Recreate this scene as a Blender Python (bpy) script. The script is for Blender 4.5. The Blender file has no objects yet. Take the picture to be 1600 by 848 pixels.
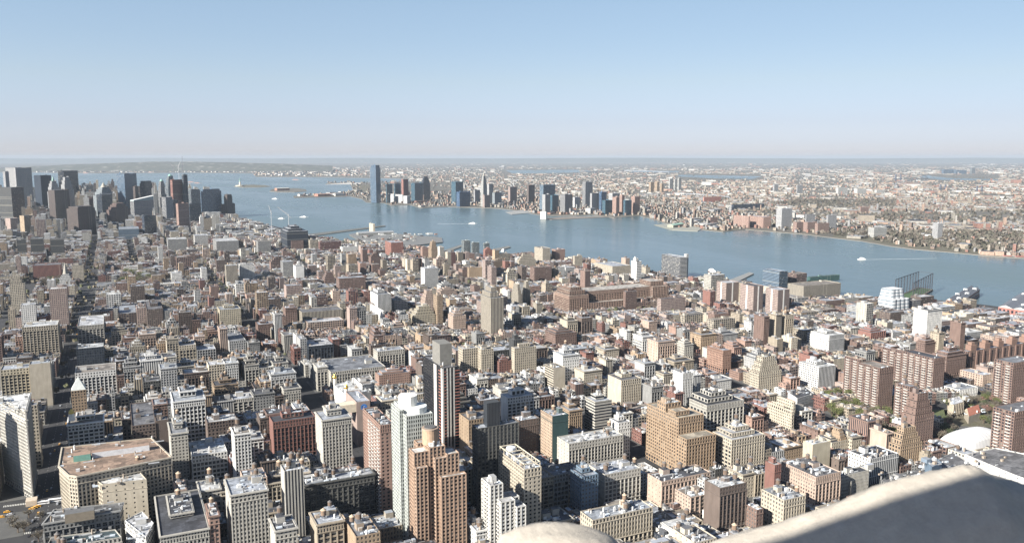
import bpy, math, random
import numpy as np
from mathutils import Vector, Matrix
# ---------------------------------------------------------------- camera, sky, sun
scene = bpy.context.scene
COL = scene.collection
F = 1290.0; PIT = math.atan(178 / F); H = 314.0; YAW = math.radians(25.7)
cam_d = bpy.data.cameras.new('camera'); cam = bpy.data.objects.new('camera', cam_d); COL.objects.link(cam)
cam.location = (0, 0, H)
cam.rotation_euler = (math.pi / 2 - PIT, 0, -YAW)
cam_d.sensor_width = 36; cam_d.lens = F / 1600 * 36
cam_d.clip_start = 0.1; cam_d.clip_end = 150000
cam_d.dof.use_dof = True; cam_d.dof.focus_distance = 1500; cam_d.dof.aperture_fstop = 5.0
scene.camera = cam
SUN_AZ = math.radians(-105)          # clockwise from +Y (down the avenues); +X is west
SUN_EL = math.radians(28)
SD = Vector((math.sin(SUN_AZ) * math.cos(SUN_EL), math.cos(SUN_AZ) * math.cos(SUN_EL), math.sin(SUN_EL)))
world = bpy.data.worlds.new('World'); scene.world = world; world.use_nodes = True
wn = world.node_tree; bg = wn.nodes['Background']
sky = wn.nodes.new('ShaderNodeTexSky'); sky.sky_type = 'NISHITA'; sky.sun_disc = False
sky.sun_elevation = SUN_EL; sky.sun_rotation = SUN_AZ % (2 * math.pi)
sky.altitude = 0; sky.air_density = 1.0; sky.dust_density = .4; sky.ozone_density = 3.0
# the air near the horizon is paler and rosier than the model's
wtc = wn.nodes.new('ShaderNodeTexCoord'); wsx = wn.nodes.new('ShaderNodeSeparateXYZ'); wn.links.new(wtc.outputs['Generated'], wsx.inputs[0])
wmr = wn.nodes.new('ShaderNodeMapRange'); wmr.inputs[2].default_value = .25; wn.links.new(wsx.outputs[2], wmr.inputs[0])
wcr = wn.nodes.new('ShaderNodeValToRGB'); wn.links.new(wmr.outputs[0], wcr.inputs[0]); el_ = wcr.color_ramp.elements
STOPS = ((.0, (1.06, 1.07, 1.5)), (.018, (.965, 1.0, 1.44)), (.041, (.98, .945, 1.25)), (.088, (1.17, 1.04, 1.1)), (.133, (1.25, 1.11, 1.1)), (.172, (1.35, 1.19, 1.12)), (.25, (1.44, 1.29, 1.2)))
for z_, c_ in STOPS:
    e_ = el_[0] if z_ == 0 else (el_[len(el_) - 1] if z_ == .25 else el_.new(z_ * 4)); e_.position = z_ * 4; e_.color = (c_[0] / 1.6, c_[1] / 1.6, c_[2] / 1.6, 1)
wmx = wn.nodes.new('ShaderNodeMix'); wmx.data_type = 'RGBA'; wmx.blend_type = 'MULTIPLY'; wmx.inputs[0].default_value = 1
wn.links.new(sky.outputs[0], wmx.inputs[6]); wn.links.new(wcr.outputs[0], wmx.inputs[7]); wvd = wn.nodes.new('ShaderNodeVectorMath'); wvd.operation = 'DOT_PRODUCT'; wvd.inputs[1].default_value = (math.cos(YAW), -math.sin(YAW), 0); wn.links.new(wtc.outputs['Generated'], wvd.inputs[0])
wm2 = wn.nodes.new('ShaderNodeMapRange'); wm2.inputs[1].default_value = -.6; wm2.inputs[2].default_value = .6; wm2.inputs[3].default_value = 1.22; wm2.inputs[4].default_value = .82; wn.links.new(wvd.outputs['Value'], wm2.inputs[0])
wv2 = wn.nodes.new('ShaderNodeVectorMath'); wv2.operation = 'SCALE'; wn.links.new(wmx.outputs[2], wv2.inputs[0]); wn.links.new(wm2.outputs[0], wv2.inputs['Scale']); wn.links.new(wv2.outputs[0], bg.inputs[0]); bg.inputs[1].default_value = 0.0455 * 1.6
sl = bpy.data.lights.new('sun', 'SUN'); sl.energy = 5.0; sl.angle = math.radians(0.5); sl.color = (1, 0.945, 0.855)
so = bpy.data.objects.new('sun', sl); COL.objects.link(so)
so.rotation_euler = SD.to_track_quat('Z', 'Y').to_euler(); so.location = (-50, -50, 800)
scene.view_settings.view_transform = 'Standard'; scene.view_settings.look = 'None'
scene.view_settings.exposure = 1.33; scene.view_settings.gamma = 1
scene.cycles.max_bounces = 4; scene.cycles.diffuse_bounces = 2; scene.cycles.glossy_bounces = 2
scene.cycles.volume_bounces = 0; scene.cycles.transparent_max_bounces = 6
scene.cycles.caustics_reflective = False; scene.cycles.caustics_refractive = False

# ---------------------------------------------------------------- where a point of the view falls on the ground
def proj(X, Y, Z):
    s, c = math.sin(YAW), math.cos(YAW); cp, sp = math.cos(PIT), math.sin(PIT)
    r = X * c - Y * s; fw = X * s + Y * c; dz = Z - H
    zc = np.maximum(fw * cp - dz * sp, 1.0); yc = fw * sp + dz * cp
    return 800 + F * r / zc, 424 - F * yc / zc
def G(px, py, z=0.0):
    s, c = math.sin(YAW), math.cos(YAW); cp, sp = math.cos(PIT), math.sin(PIT)
    a = (px - 800) / F; b = -(py - 424) / F
    fw = cp + b * sp; dz = -sp + b * cp
    t = (z - H) / dz
    return a * t * c + fw * t * s, -a * t * s + fw * t * c

# ---------------------------------------------------------------- materials
def mat(name):
    m = bpy.data.materials.new(name); m.use_nodes = True
    nt = m.node_tree; return m, nt, nt.nodes['Principled BSDF']
def N(nt, t, **kw):
    n = nt.nodes.new(t)
    for k, v in kw.items():
        if k.startswith('i'): n.inputs[int(k[1:])].default_value = v
        else: setattr(n, k, v)
    return n
def MATH(nt, op, a, b=None, c=None):
    n = nt.nodes.new('ShaderNodeMath'); n.operation = op
    for i, v in enumerate((a, b, c)):
        if v is None: continue
        if hasattr(v, 'is_output'): nt.links.new(v, n.inputs[i])
        else: n.inputs[i].default_value = v
    return n.outputs[0]
def MIX(nt, f, a, b, kind='MIX'):
    n = nt.nodes.new('ShaderNodeMix'); n.data_type = 'RGBA'; n.blend_type = kind
    for i, v in ((0, f), (6, a), (7, b)):
        if hasattr(v, 'is_output'): nt.links.new(v, n.inputs[i])
        else: n.inputs[i].default_value = v if i == 0 else (*v, 1)
    return n.outputs[2]
def wear(nt, colour, scale=0.25, lo=0.82, hi=1.1, stretch=(1, 1, 0.35)):
    tc = N(nt, 'ShaderNodeTexCoord'); mp = N(nt, 'ShaderNodeMapping'); mp.inputs['Scale'].default_value = stretch
    nz = N(nt, 'ShaderNodeTexNoise'); nz.inputs['Scale'].default_value = scale; nz.inputs['Detail'].default_value = 6
    mr = N(nt, 'ShaderNodeMapRange'); mr.inputs[1].default_value = .3; mr.inputs[2].default_value = .7; mr.inputs[3].default_value = lo; mr.inputs[4].default_value = hi
    nt.links.new(tc.outputs['Object'], mp.inputs[0]); nt.links.new(mp.outputs[0], nz.inputs[0]); nt.links.new(nz.outputs[0], mr.inputs[0])
    cb = N(nt, 'ShaderNodeCombineColor')
    for i in range(3): nt.links.new(mr.outputs[0], cb.inputs[i])
    return MIX(nt, 1.0, colour, cb.outputs[0], 'MULTIPLY')
def facade_material():
    m, nt, p = mat('facade')
    at = N(nt, 'ShaderNodeAttribute', attribute_name='wcol'); pr = N(nt, 'ShaderNodeAttribute', attribute_name='wpar')
    uv = N(nt, 'ShaderNodeUVMap'); sx = N(nt, 'ShaderNodeSeparateXYZ'); nt.links.new(uv.outputs[0], sx.inputs[0])
    sc_ = N(nt, 'ShaderNodeSeparateColor'); nt.links.new(pr.outputs['Color'], sc_.inputs[0])
    bay, sto, wf = sc_.outputs[0], sc_.outputs[1], sc_.outputs[2]; hf = pr.outputs['Alpha']
    u = MATH(nt, 'DIVIDE', sx.outputs[0], bay); v = MATH(nt, 'DIVIDE', sx.outputs[1], sto)
    fu = MATH(nt, 'ABSOLUTE', MATH(nt, 'SUBTRACT', MATH(nt, 'FRACT', u), .5)); fv = MATH(nt, 'ABSOLUTE', MATH(nt, 'SUBTRACT', MATH(nt, 'FRACT', v), .5))
    mask = MATH(nt, 'MULTIPLY', MATH(nt, 'LESS_THAN', fu, MATH(nt, 'MULTIPLY', wf, .5)), MATH(nt, 'LESS_THAN', fv, MATH(nt, 'MULTIPLY', hf, .5)))
    cx = N(nt, 'ShaderNodeCombineXYZ'); nt.links.new(MATH(nt, 'FLOOR', u), cx.inputs[0]); nt.links.new(MATH(nt, 'FLOOR', v), cx.inputs[1])
    wno = N(nt, 'ShaderNodeTexWhiteNoise', noise_dimensions='3D'); nt.links.new(cx.outputs[0], wno.inputs[0])
    bl = MATH(nt, 'GREATER_THAN', wno.outputs[0], .88)
    glass = MIX(nt, bl, (.018, .022, .03), (.15, .145, .13))
    wall = wear(nt, at.outputs['Color'])
    c = MIX(nt, mask, wall, glass); nt.links.new(c, p.inputs['Base Color'])
    gl = at.outputs['Alpha']
    rw = MATH(nt, 'SUBTRACT', .88, MATH(nt, 'MULTIPLY', gl, .76))
    nt.links.new(MATH(nt, 'ADD', MATH(nt, 'MULTIPLY', mask, .16), MATH(nt, 'MULTIPLY', MATH(nt, 'SUBTRACT', 1., mask), rw)), p.inputs['Roughness'])
    nt.links.new(MATH(nt, 'ADD', .25, MATH(nt, 'MULTIPLY', gl, .35)), p.inputs['Specular IOR Level'])
    bp = N(nt, 'ShaderNodeBump'); bp.inputs['Strength'].default_value = .5; bp.inputs['Distance'].default_value = .4
    nt.links.new(MATH(nt, 'SUBTRACT', 1., mask), bp.inputs['Height'])
    return m
def attr_material(name, rough, scale=.3, lo=.75, hi=1.15, metal=0.0):
    m, nt, p = mat(name)
    at = N(nt, 'ShaderNodeAttribute', attribute_name='wcol')
    nt.links.new(wear(nt, at.outputs['Color'], scale, lo, hi, (1, 1, 1)), p.inputs['Base Color'])
    p.inputs['Roughness'].default_value = rough; p.inputs['Metallic'].default_value = metal
    return m
def plain(name, colour, rough=.8, lo=.85, hi=1.12, scale=.3, metal=0., stretch=(1, 1, 1)):
    m, nt, p = mat(name)
    nt.links.new(wear(nt, colour, scale, lo, hi, stretch), p.inputs['Base Color'])
    p.inputs['Roughness'].default_value = rough; p.inputs['Metallic'].default_value = metal
    return m
def glass_material():
    m, nt, p = mat('window_glass')
    gm = N(nt, 'ShaderNodeNewGeometry'); oi = N(nt, 'ShaderNodeObjectInfo')
    a = MATH(nt, 'FRACT', MATH(nt, 'MULTIPLY', MATH(nt, 'ADD', gm.outputs['Random Per Island'], oi.outputs['Random']), 7.31))
    bl = MATH(nt, 'GREATER_THAN', a, .87)
    nt.links.new(MIX(nt, bl, (.016, .02, .027), (.17, .16, .14)), p.inputs['Base Color'])
    nt.links.new(MATH(nt, 'ADD', .1, MATH(nt, 'MULTIPLY', a, .15)), p.inputs['Roughness']); p.inputs['Specular IOR Level'].default_value = .25
    return m
def water_material():
    m, nt, p = mat('river_water')
    tc = N(nt, 'ShaderNodeTexCoord'); nz = N(nt, 'ShaderNodeTexNoise'); nz.inputs['Scale'].default_value = .0011; nz.inputs['Detail'].default_value = 8; nz.inputs['Roughness'].default_value = .6
    mp = N(nt, 'ShaderNodeMapping'); mp.inputs['Scale'].default_value = (1, .35, 1); mp.inputs['Rotation'].default_value = (0, 0, .5)
    nt.links.new(tc.outputs['Object'], mp.inputs[0]); nt.links.new(mp.outputs[0], nz.inputs[0])
    mr = N(nt, 'ShaderNodeMapRange'); mr.inputs[1].default_value = .35; mr.inputs[2].default_value = .65
    nt.links.new(nz.outputs[0], mr.inputs[0])
    nt.links.new(MIX(nt, mr.outputs[0], (.055, .088, .1), (.1, .14, .146)), p.inputs['Base Color'])
    nt.links.new(MATH(nt, 'ADD', .17, MATH(nt, 'MULTIPLY', mr.outputs[0], .2)), p.inputs['Roughness']); p.inputs['IOR'].default_value = 1.33
    n2 = N(nt, 'ShaderNodeTexNoise'); n2.inputs['Scale'].default_value = .035; n2.inputs['Detail'].default_value = 5
    nt.links.new(tc.outputs['Object'], n2.inputs[0])
    bp = N(nt, 'ShaderNodeBump'); bp.inputs['Strength'].default_value = .5; bp.inputs['Distance'].default_value = 1.5
    nt.links.new(n2.outputs[0], bp.inputs['Height']); nt.links.new(bp.outputs[0], p.inputs['Normal'])
    return m
def ground_material(name, cols, scale, rough=.95):
    m, nt, p = mat(name)
    tc = N(nt, 'ShaderNodeTexCoord'); nz = N(nt, 'ShaderNodeTexNoise'); nz.inputs['Scale'].default_value = scale; nz.inputs['Detail'].default_value = 9; nz.inputs['Roughness'].default_value = .65
    nt.links.new(tc.outputs['Object'], nz.inputs[0])
    cr = N(nt, 'ShaderNodeValToRGB'); nt.links.new(nz.outputs[0], cr.inputs[0])
    el = cr.color_ramp.elements
    while len(el) < len(cols): el.new(.5)
    for i, c in enumerate(cols): el[i].position = .3 + .4 * i / (len(cols) - 1); el[i].color = (*c, 1)
    nt.links.new(cr.outputs[0], p.inputs['Base Color']); p.inputs['Roughness'].default_value = rough
    return m
def roof_material():
    m, nt, p = mat('roofing'); at = N(nt, 'ShaderNodeAttribute', attribute_name='wcol'); tc = N(nt, 'ShaderNodeTexCoord')
    vo = N(nt, 'ShaderNodeTexVoronoi', distance='CHEBYCHEV'); vo.inputs['Scale'].default_value = .14; nt.links.new(tc.outputs['Object'], vo.inputs[0])
    sc_ = N(nt, 'ShaderNodeSeparateColor'); nt.links.new(vo.outputs['Color'], sc_.inputs[0]); mr = N(nt, 'ShaderNodeMapRange'); mr.inputs[3].default_value = .55; mr.inputs[4].default_value = 1.3; nt.links.new(sc_.outputs[0], mr.inputs[0])
    cb = N(nt, 'ShaderNodeCombineColor')
    for i in range(3): nt.links.new(mr.outputs[0], cb.inputs[i])
    nt.links.new(MIX(nt, 1.0, wear(nt, at.outputs['Color'], .35, .6, 1.25, (1, 1, 1)), cb.outputs[0], 'MULTIPLY'), p.inputs['Base Color']); p.inputs['Roughness'].default_value = .8; return m
MF = facade_material(); MR = roof_material(); MG = glass_material()
MW = water_material(); MT = attr_material('trim', .75, .4, .85, 1.1)
MWOOD = plain('tank_wood', (.16, .11, .075), .9, .6, 1.2, 1.2, stretch=(1, 1, .2)); MSTEEL = plain('painted_steel', (.1, .1, .11), .5)
MASPH = ground_material('asphalt', [(.02, .021, .024), (.035, .035, .037)], .06)
MPAVE = ground_material('pavement', [(.06, .06, .06), (.1, .1, .095)], .08)
MLAND = ground_material('far_land', [(.06, .055, .045), (.085, .078, .062), (.115, .105, .087), (.15, .138, .118)], .004)
MGRASS = ground_material('grass', [(.06, .065, .035), (.1, .09, .06), (.12, .11, .08)], .02); MLAWN = ground_material('lawn', [(.05, .08, .025), (.1, .11, .05)], .05)
MHILL = ground_material('hill', [(.03, .035, .03), (.055, .06, .045), (.07, .07, .055), (.3, .29, .27)], .006)

# ---------------------------------------------------------------- mesh accumulator
def rgb(c, a=0.): return (c[0], c[1], c[2], a)
class Acc:
    def __init__(s): s.q = []; s.uv = []; s.c = []; s.p = []; s.m = []
    def add(s, Q, col=(.5, .5, .5), par=(3, 3, 0, 0), mi=0, uv=None, a=0.):
        Q = np.asarray(Q, float).reshape(-1, 4, 3); n = len(Q)
        if n == 0: return
        s.q.append(Q)
        s.uv.append(np.zeros((n, 4, 2)) if uv is None else np.asarray(uv, float).reshape(n, 4, 2))
        col = np.asarray(col, float)
        if col.ndim == 1: col = np.tile(np.append(col[:3], a), (n, 1))
        s.c.append(col); s.p.append(np.tile(np.asarray(par, float), (n, 1))); s.m.append(np.full(n, mi))
    def box(s, x0, y0, z0, x1, y1, z1, col, mi=0, par=(3, 3, 0, 0), bottom=False, a=0., top=True, topmi=None, topcol=None):
        P = [(x0, y0), (x1, y0), (x1, y1), (x0, y1)]
        for i in range(4):
            p, q = P[i], P[(i + 1) % 4]
            L = math.hypot(q[0] - p[0], q[1] - p[1]); o = hash((int(x0), int(y0))) % 7
            s.add([(*p, z0), (*q, z0), (*q, z1), (*p, z1)], col, par, mi, [(0, 0), (L, 0), (L, z1 - z0), (0, z1 - z0)], a)
        if top: s.add([(x0, y0, z1), (x1, y0, z1), (x1, y1, z1), (x0, y1, z1)], topcol or col, (3, 3, 0, 0), mi if topmi is None else topmi)
        if bottom: s.add([(x0, y1, z0), (x1, y1, z0), (x1, y0, z0), (x0, y0, z0)], col, (3, 3, 0, 0), mi)
    def cyl(s, cx, cy, z0, z1, r0, r1, n, col, mi=0, cap=True):
        a = np.arange(n) * 2 * math.pi / n; b = a + 2 * math.pi / n
        lo0 = np.c_[cx + r0 * np.cos(a), cy + r0 * np.sin(a), np.full(n, z0)]; lo1 = np.c_[cx + r0 * np.cos(b), cy + r0 * np.sin(b), np.full(n, z0)]
        hi0 = np.c_[cx + r1 * np.cos(a), cy + r1 * np.sin(a), np.full(n, z1)]; hi1 = np.c_[cx + r1 * np.cos(b), cy + r1 * np.sin(b), np.full(n, z1)]
        s.add(np.stack([lo0, lo1, hi1, hi0], 1), col, mi=mi)
        if cap and r1 > 0.01:
            c = np.tile([cx, cy, z1], (n, 1)); s.add(np.stack([c, hi0, hi1, c + 1e-4], 1), col, mi=mi)
    def bar(s, p, q, r, col, mi=0):
        p = Vector(p); q = Vector(q); d = (q - p).normalized(); u = d.cross(Vector((0, 0, 1)) if abs(d.z) < .9 else Vector((1, 0, 0))).normalized() * r; v = d.cross(u)
        k = [u + v, v - u, -u - v, u - v]
        for i in range(4):
            a, b = k[i], k[(i + 1) % 4]
            s.add([p + a, p + b, q + b, q + a], col, mi=mi)
    def build(s, name, mats, parent=None, origin=(0, 0, 0)):
        if not s.q: return None
        Q = np.concatenate(s.q) - np.asarray(origin, float); n = len(Q)
        me = bpy.data.meshes.new(name); me.vertices.add(n * 4); me.loops.add(n * 4); me.polygons.add(n)
        me.vertices.foreach_set('co', Q.reshape(-1).astype(np.float32))
        me.loops.foreach_set('vertex_index', np.arange(n * 4, dtype=np.int32))
        me.polygons.foreach_set('loop_start', np.arange(0, n * 4, 4, dtype=np.int32))
        me.polygons.foreach_set('loop_total', np.full(n, 4, dtype=np.int32))
        me.polygons.foreach_set('material_index', np.concatenate(s.m).astype(np.int32))
        ul = me.uv_layers.new(name='UVMap'); ul.data.foreach_set('uv', np.concatenate(s.uv).reshape(-1).astype(np.float32))
        for nm, arr in (('wcol', s.c), ('wpar', s.p)):
            at = me.attributes.new(nm, 'FLOAT_COLOR', 'FACE'); at.data.foreach_set('color', np.concatenate(arr).reshape(-1).astype(np.float32))
        me.update()
        for m_ in mats: me.materials.append(m_)
        ob = bpy.data.objects.new(name, me); COL.objects.link(ob)
        if parent is not None: ob.parent = parent
        else: ob.location = origin
        return ob
def tag(o, label=None, cat=None, group=None, kind=None):
    if label: o['label'] = label
    if cat: o['category'] = cat
    if group: o['group'] = group
    if kind: o['kind'] = kind
    return o
def empty(name, x, y, z=0., label=None, cat=None, group=None):
    o = bpy.data.objects.new(name, None); COL.objects.link(o); o.location = (x, y, z); o.empty_display_size = 1
    return tag(o, label, cat, group)
def poly_obj(name, pts, z, m, kind='structure', parent=None):
    """a flat sheet from a simple outline"""
    import mathutils.geometry as mg
    tri = mg.tessellate_polygon([[Vector((x, y, 0)) for x, y in pts]])
    me = bpy.data.meshes.new(name); me.from_pydata([(x, y, z) for x, y in pts], [], [list(t) for t in tri]); me.update()
    if me.polygons and sum(p.normal.z for p in me.polygons) < 0: me.flip_normals()
    me.materials.append(m); o = bpy.data.objects.new(name, me); COL.objects.link(o)
    if kind: o['kind'] = kind
    if parent: o.parent = parent
    return o
# ---------------------------------------------------------------- buildings
C = dict(draped=(.04, .1, .1), cream=(.60, .52, .39), lime=(.56, .53, .46), white=(.8, .79, .75), buff=(.47, .39, .28), tan=(.47, .33, .2), gold=(.53, .36, .19),
         red=(.29, .13, .1), brick=(.27, .17, .135), brown=(.19, .14, .115), salmon=(.46, .28, .21), peach=(.58, .42, .32), pinkish=(.45, .33, .28),
         grey=(.33, .33, .32), lgrey=(.5, .5, .49), dark=(.045, .062, .09), olive=(.13, .13, .12), blue=(.08, .2, .38), teal=(.06, .2, .27), pale=(.5, .6, .6),
         steel=(.17, .27, .38), redsteel=(.42, .17, .12), orange=(.44, .25, .17), green=(.09, .26, .22), black=(.03, .032, .04), yellow=(.6, .52, .36), sky=(.2, .33, .45))
ROOFS = [(.34, .37, .41), (.44, .47, .52), (.54, .55, .57), (.22, .23, .25), (.08, .085, .1), (.28, .25, .22), (.6, .61, .61), (.17, .17, .18), (.4, .43, .48)]
# style: bay, storey, window width share, window height share, gloss of the wall, pier relief, top band height
ST = dict(g=(4.2, 4.0, .76, .66, 0, .4), p=(3.3, 3.4, .48, .54, 0, 0), b=(40., 3.3, 1., .46, .1, 0), v=(2.6, 400., .5, 1., .1, .0), c=(3.0, 3.6, .9, .8, .8, 0),
          n=(9., 40., 0., 0., 0, 0), s=(6.5, 3.8, .18, .36, 0, 0), r=(4.6, 3.8, .7, .72, 0, .5), q=(3.0, 3.5, .52, .6, 0, .2), d=(3.3, 3.1, .62, .6, 0, .25), m=(1.6, 3.5, .62, .6, .3, .1))
for k_ in C: m_ = sum(C[k_]) / 3; C[k_] = tuple((v * .76 + m_ * .24) * .66 for v in C[k_])
ROOFS = [tuple(v * .68 for v in r) for r in ROOFS]
def rect(x0, y0, x1, y1): return [(x0, y0), (x1, y0), (x1, y1), (x0, y1)]
def facade(acc, p, q, z0, z1, st, col, geo, panes=None, base=0., fade=1.):
    """one wall from p to q (outside on the right hand); geo: windows set back in real openings"""
    bay, sto, wf, hf, gl, pier = st
    L = math.hypot(q[0] - p[0], q[1] - p[1]); Hh = z1 - z0
    if L < .3 or Hh < .3: return
    t = np.array([(q[0] - p[0]) / L, (q[1] - p[1]) / L, 0.]); n = np.array([t[1], -t[0], 0.]); o = np.array([p[0], p[1], 0.]); up = np.array([0, 0, 1.])
    if wf <= 0 or not geo or bay > 30 or sto > 30 or Hh < 3.2 or L < 2.4:
        nb = max(1, round(L / bay)) if bay < 30 else 1; ns = max(1, round(Hh / sto)) if sto < 30 else 1
        b = L / nb if bay < 30 else 400.; s_ = Hh / ns if sto < 30 else 4000.
        par = (b, s_, wf if Hh >= 3 and L > 2 else 0, hf)
        acc.add([o + up * z0, o + t * L + up * z0, o + t * L + up * z1, o + up * z1], col, par, 0,
                [(0, 0), (L, 0), (L, Hh), (0, Hh)], gl)
        return
    nb = max(1, round(L / bay)); ns = max(1, round(Hh / sto)); bw = L / nb; sh = Hh / ns; w = bw * wf; h = sh * hf; dp = .45
    ua = (np.arange(nb) + .5) * bw - w / 2; ub = ua + w
    za = z0 + (np.arange(ns) + .45) * sh - h / 2; zb = za + h
    def quads(u0, u1, v0, v1, d0=0., d1=0.):
        u0, u1, v0, v1 = [np.atleast_1d(k).astype(float) for k in (u0, u1, v0, v1)]
        f = lambda u, v, d: o + t * u[:, None] + up * v[:, None] - n * d
        return np.stack([f(u0, v0, d0), f(u1, v0, d1), f(u1, v1, d1), f(u0, v1, d0)], 1)
    vs0 = np.append(z0, zb); vs1 = np.append(za, z1)
    acc.add(quads(np.zeros(ns + 1), np.full(ns + 1, L), vs0, vs1), col, mi=0)
    pu0 = np.append(0, ub); pu1 = np.append(ua, L)
    U0, V0 = np.meshgrid(pu0, za); U1, V1 = np.meshgrid(pu1, zb)
    acc.add(quads(U0.ravel(), U1.ravel(), V0.ravel(), V1.ravel()), col, mi=0)
    A, ZA = np.meshgrid(ua, za); B, ZB = np.meshgrid(ub, zb); A, B, ZA, ZB = A.ravel(), B.ravel(), ZA.ravel(), ZB.ravel()
    acc.add(quads(A, A, ZA, ZB, 0, dp), col, mi=0); acc.add(quads(B, B, ZA, ZB, dp, 0), col, mi=0)
    f = lambda u, v, d: o + t * u[:, None] + up * v[:, None] - n * d
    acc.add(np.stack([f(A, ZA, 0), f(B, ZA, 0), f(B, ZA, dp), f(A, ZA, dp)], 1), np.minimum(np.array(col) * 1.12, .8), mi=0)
    acc.add(np.stack([f(A, ZB, dp), f(B, ZB, dp), f(B, ZB, 0), f(A, ZB, 0)], 1), col, mi=0)
    if panes is None: acc.add(quads(A, B, ZA, ZB, dp, dp), (.1, .1, .1), mi=1)
    else:
        for a_, z_ in zip(A, ZA): panes.append((o + t * a_ + up * z_ - n * dp, t, n, w, h, n[1] < -.5 or n[0] < -.5 and p[0] > 0))
    if pier > 0 and nb > 1:
        pw = min(.7, (bw - w) * .7); uu = np.append((np.arange(nb - 1) + 1) * bw, [pw / 2, L - pw / 2]) - pw / 2
        for d0, d1, s0, s1 in ((0, 0, 0, 1),):
            k = len(uu); zz0 = np.full(k, z0 + 4.); zz1 = np.full(k, z1 - .6)
            acc.add(quads(uu, uu + pw, zz0, zz1, -pier, -pier), col, mi=0)
            acc.add(quads(uu, uu, zz0, zz1, 0, -pier), col, mi=0); acc.add(quads(uu + pw, uu + pw, zz0, zz1, -pier, 0), col, mi=0)
def inset(poly, d):
    out = []; n = len(poly)
    for i in range(n):
        p0, p1, p2 = np.array(poly[i - 1]), np.array(poly[i]), np.array(poly[(i + 1) % n])
        a = (p1 - p0) / (np.linalg.norm(p1 - p0) + 1e-9); b = (p2 - p1) / (np.linalg.norm(p2 - p1) + 1e-9)
        na = np.array([-a[1], a[0]]); nb = np.array([-b[1], b[0]]); k = na + nb; k = k / max(.5, (1 + na @ nb))
        out.append(tuple(p1 + k * d))
    return out
def fan(acc, poly, z, col, mi):
    c = np.mean(np.array(poly), 0); n = len(poly)
    if n == 4: acc.add([(*p, z) for p in poly], col, mi=mi); return
    for i in range(n):
        p, q = poly[i], poly[(i + 1) % n]; acc.add([(*c, z), (*p, z), (*q, z), (c[0] + 1e-4, c[1], z)], col, mi=mi)
def parapet(acc, poly, z0, z1, col, t=.4):
    ins = inset(poly, t); n = len(poly)
    for i in range(n):
        j = (i + 1) % n
        acc.add([(*ins[j], z0), (*ins[i], z0), (*ins[i], z1), (*ins[j], z1)], col)
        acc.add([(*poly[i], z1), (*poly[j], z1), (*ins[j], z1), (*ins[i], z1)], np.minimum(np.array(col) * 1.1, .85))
def cornice(acc, poly, z, col, out=.9, h=1.1):
    o = inset(poly, -out); n = len(poly)
    for i in range(n):
        j = (i + 1) % n
        acc.add([(*poly[i], z - .5), (*poly[j], z - .5), (*o[j], z), (*o[i], z)], col)
        acc.add([(*o[i], z), (*o[j], z), (*o[j], z + h), (*o[i], z + h)], col)
        acc.add([(*o[i], z + h), (*o[j], z + h), (*poly[j], z + h), (*poly[i], z + h)], col)
def tank_mesh():
    legs = Acc()
    for a in range(4):
        x, y = 1.3 * math.cos(a * math.pi / 2 + .78), 1.3 * math.sin(a * math.pi / 2 + .78); legs.bar((x, y, 0), (x, y, 2.6), .13, (.1, .1, .1))
    for a in range(4):
        b = (a + 1) % 4; f = lambda k, z: (1.3 * math.cos(k * math.pi / 2 + .78), 1.3 * math.sin(k * math.pi / 2 + .78), z)
        legs.bar(f(a, .2), f(b, 2.4), .06, (.1, .1, .1))
    legs.cyl(0, 0, 2.5, 2.7, 2.1, 2.1, 12, (.1, .1, .1))
    bar = Acc(); bar.cyl(0, 0, 2.7, 6.3, 2.0, 1.9, 14, (.2, .15, .1))
    for z in (3.2, 4.2, 5.2): bar.cyl(0, 0, z, z + .12, 2.06, 2.06, 14, (.1, .1, .1), mi=1)
    cone = Acc(); cone.cyl(0, 0, 6.28, 7.9, 2.25, .05, 14, (.13, .12, .115))
    return [('stand', legs.build('stand', [MSTEEL])), ('barrel', bar.build('barrel', [MWOOD, MSTEEL])), ('conical_cap', cone.build('conical_cap', [MT]))]
TANK = tank_mesh(); TANKM = {}
for nm, o in TANK: TANKM[nm] = o.data; bpy.data.objects.remove(o)
MWOOD2 = plain('pale_tank_wood', (.22, .15, .1), .9, .7, 1.2, 1.2, stretch=(1, 1, .2)); MCONE2 = plain('tank_cap_tan', (.42, .33, .24), .8)
TANKB = {k: v.copy() for k, v in TANKM.items()}; TANKB['barrel'].materials[0] = MWOOD2; TANKB['conical_cap'].materials[0] = MCONE2
def water_tank(parent, x, y, z, s, rng):
    r = bpy.data.objects.new('water_tank', TANKM['stand']); COL.objects.link(r); r.parent = parent; r.location = (x, y, z); r.scale = (s,) * 3; r.rotation_euler = (0, 0, rng.random() * 3)
    T = TANKB if rng.random() < .18 else TANKM
    for k in ('barrel', 'conical_cap'):
        b = bpy.data.objects.new(k, T[k]); COL.objects.link(b); b.parent = r
WIN = {}
def window_mesh(w, h):
    k = (round(w, 1), round(h, 1))
    if k not in WIN:
        w, h = k; a = Acc()
        for z0, z1, d in ((0, h / 2, 0), (h / 2, h, -.06)):
            a.add([(0, d, z0), (w, d, z0), (w, d, z1), (0, d, z1)], (.1, .1, .1), mi=0)
        for x0, x1, z0, z1 in ((0, w, h / 2 - .06, h / 2 + .06), (0, w, 0, .1), (0, .09, 0, h), (w - .09, w, 0, h), (w / 2 - .05, w / 2 + .05, 0, h)):
            a.add([(x0, -.1, z0), (x1, -.1, z0), (x1, -.1, z1), (x0, -.1, z1)], (.35, .34, .32), mi=1)
        o = a.build('window', [MG, MT]); WIN[k] = o.data; bpy.data.objects.remove(o)
    return WIN[k]
BALC = {}
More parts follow.
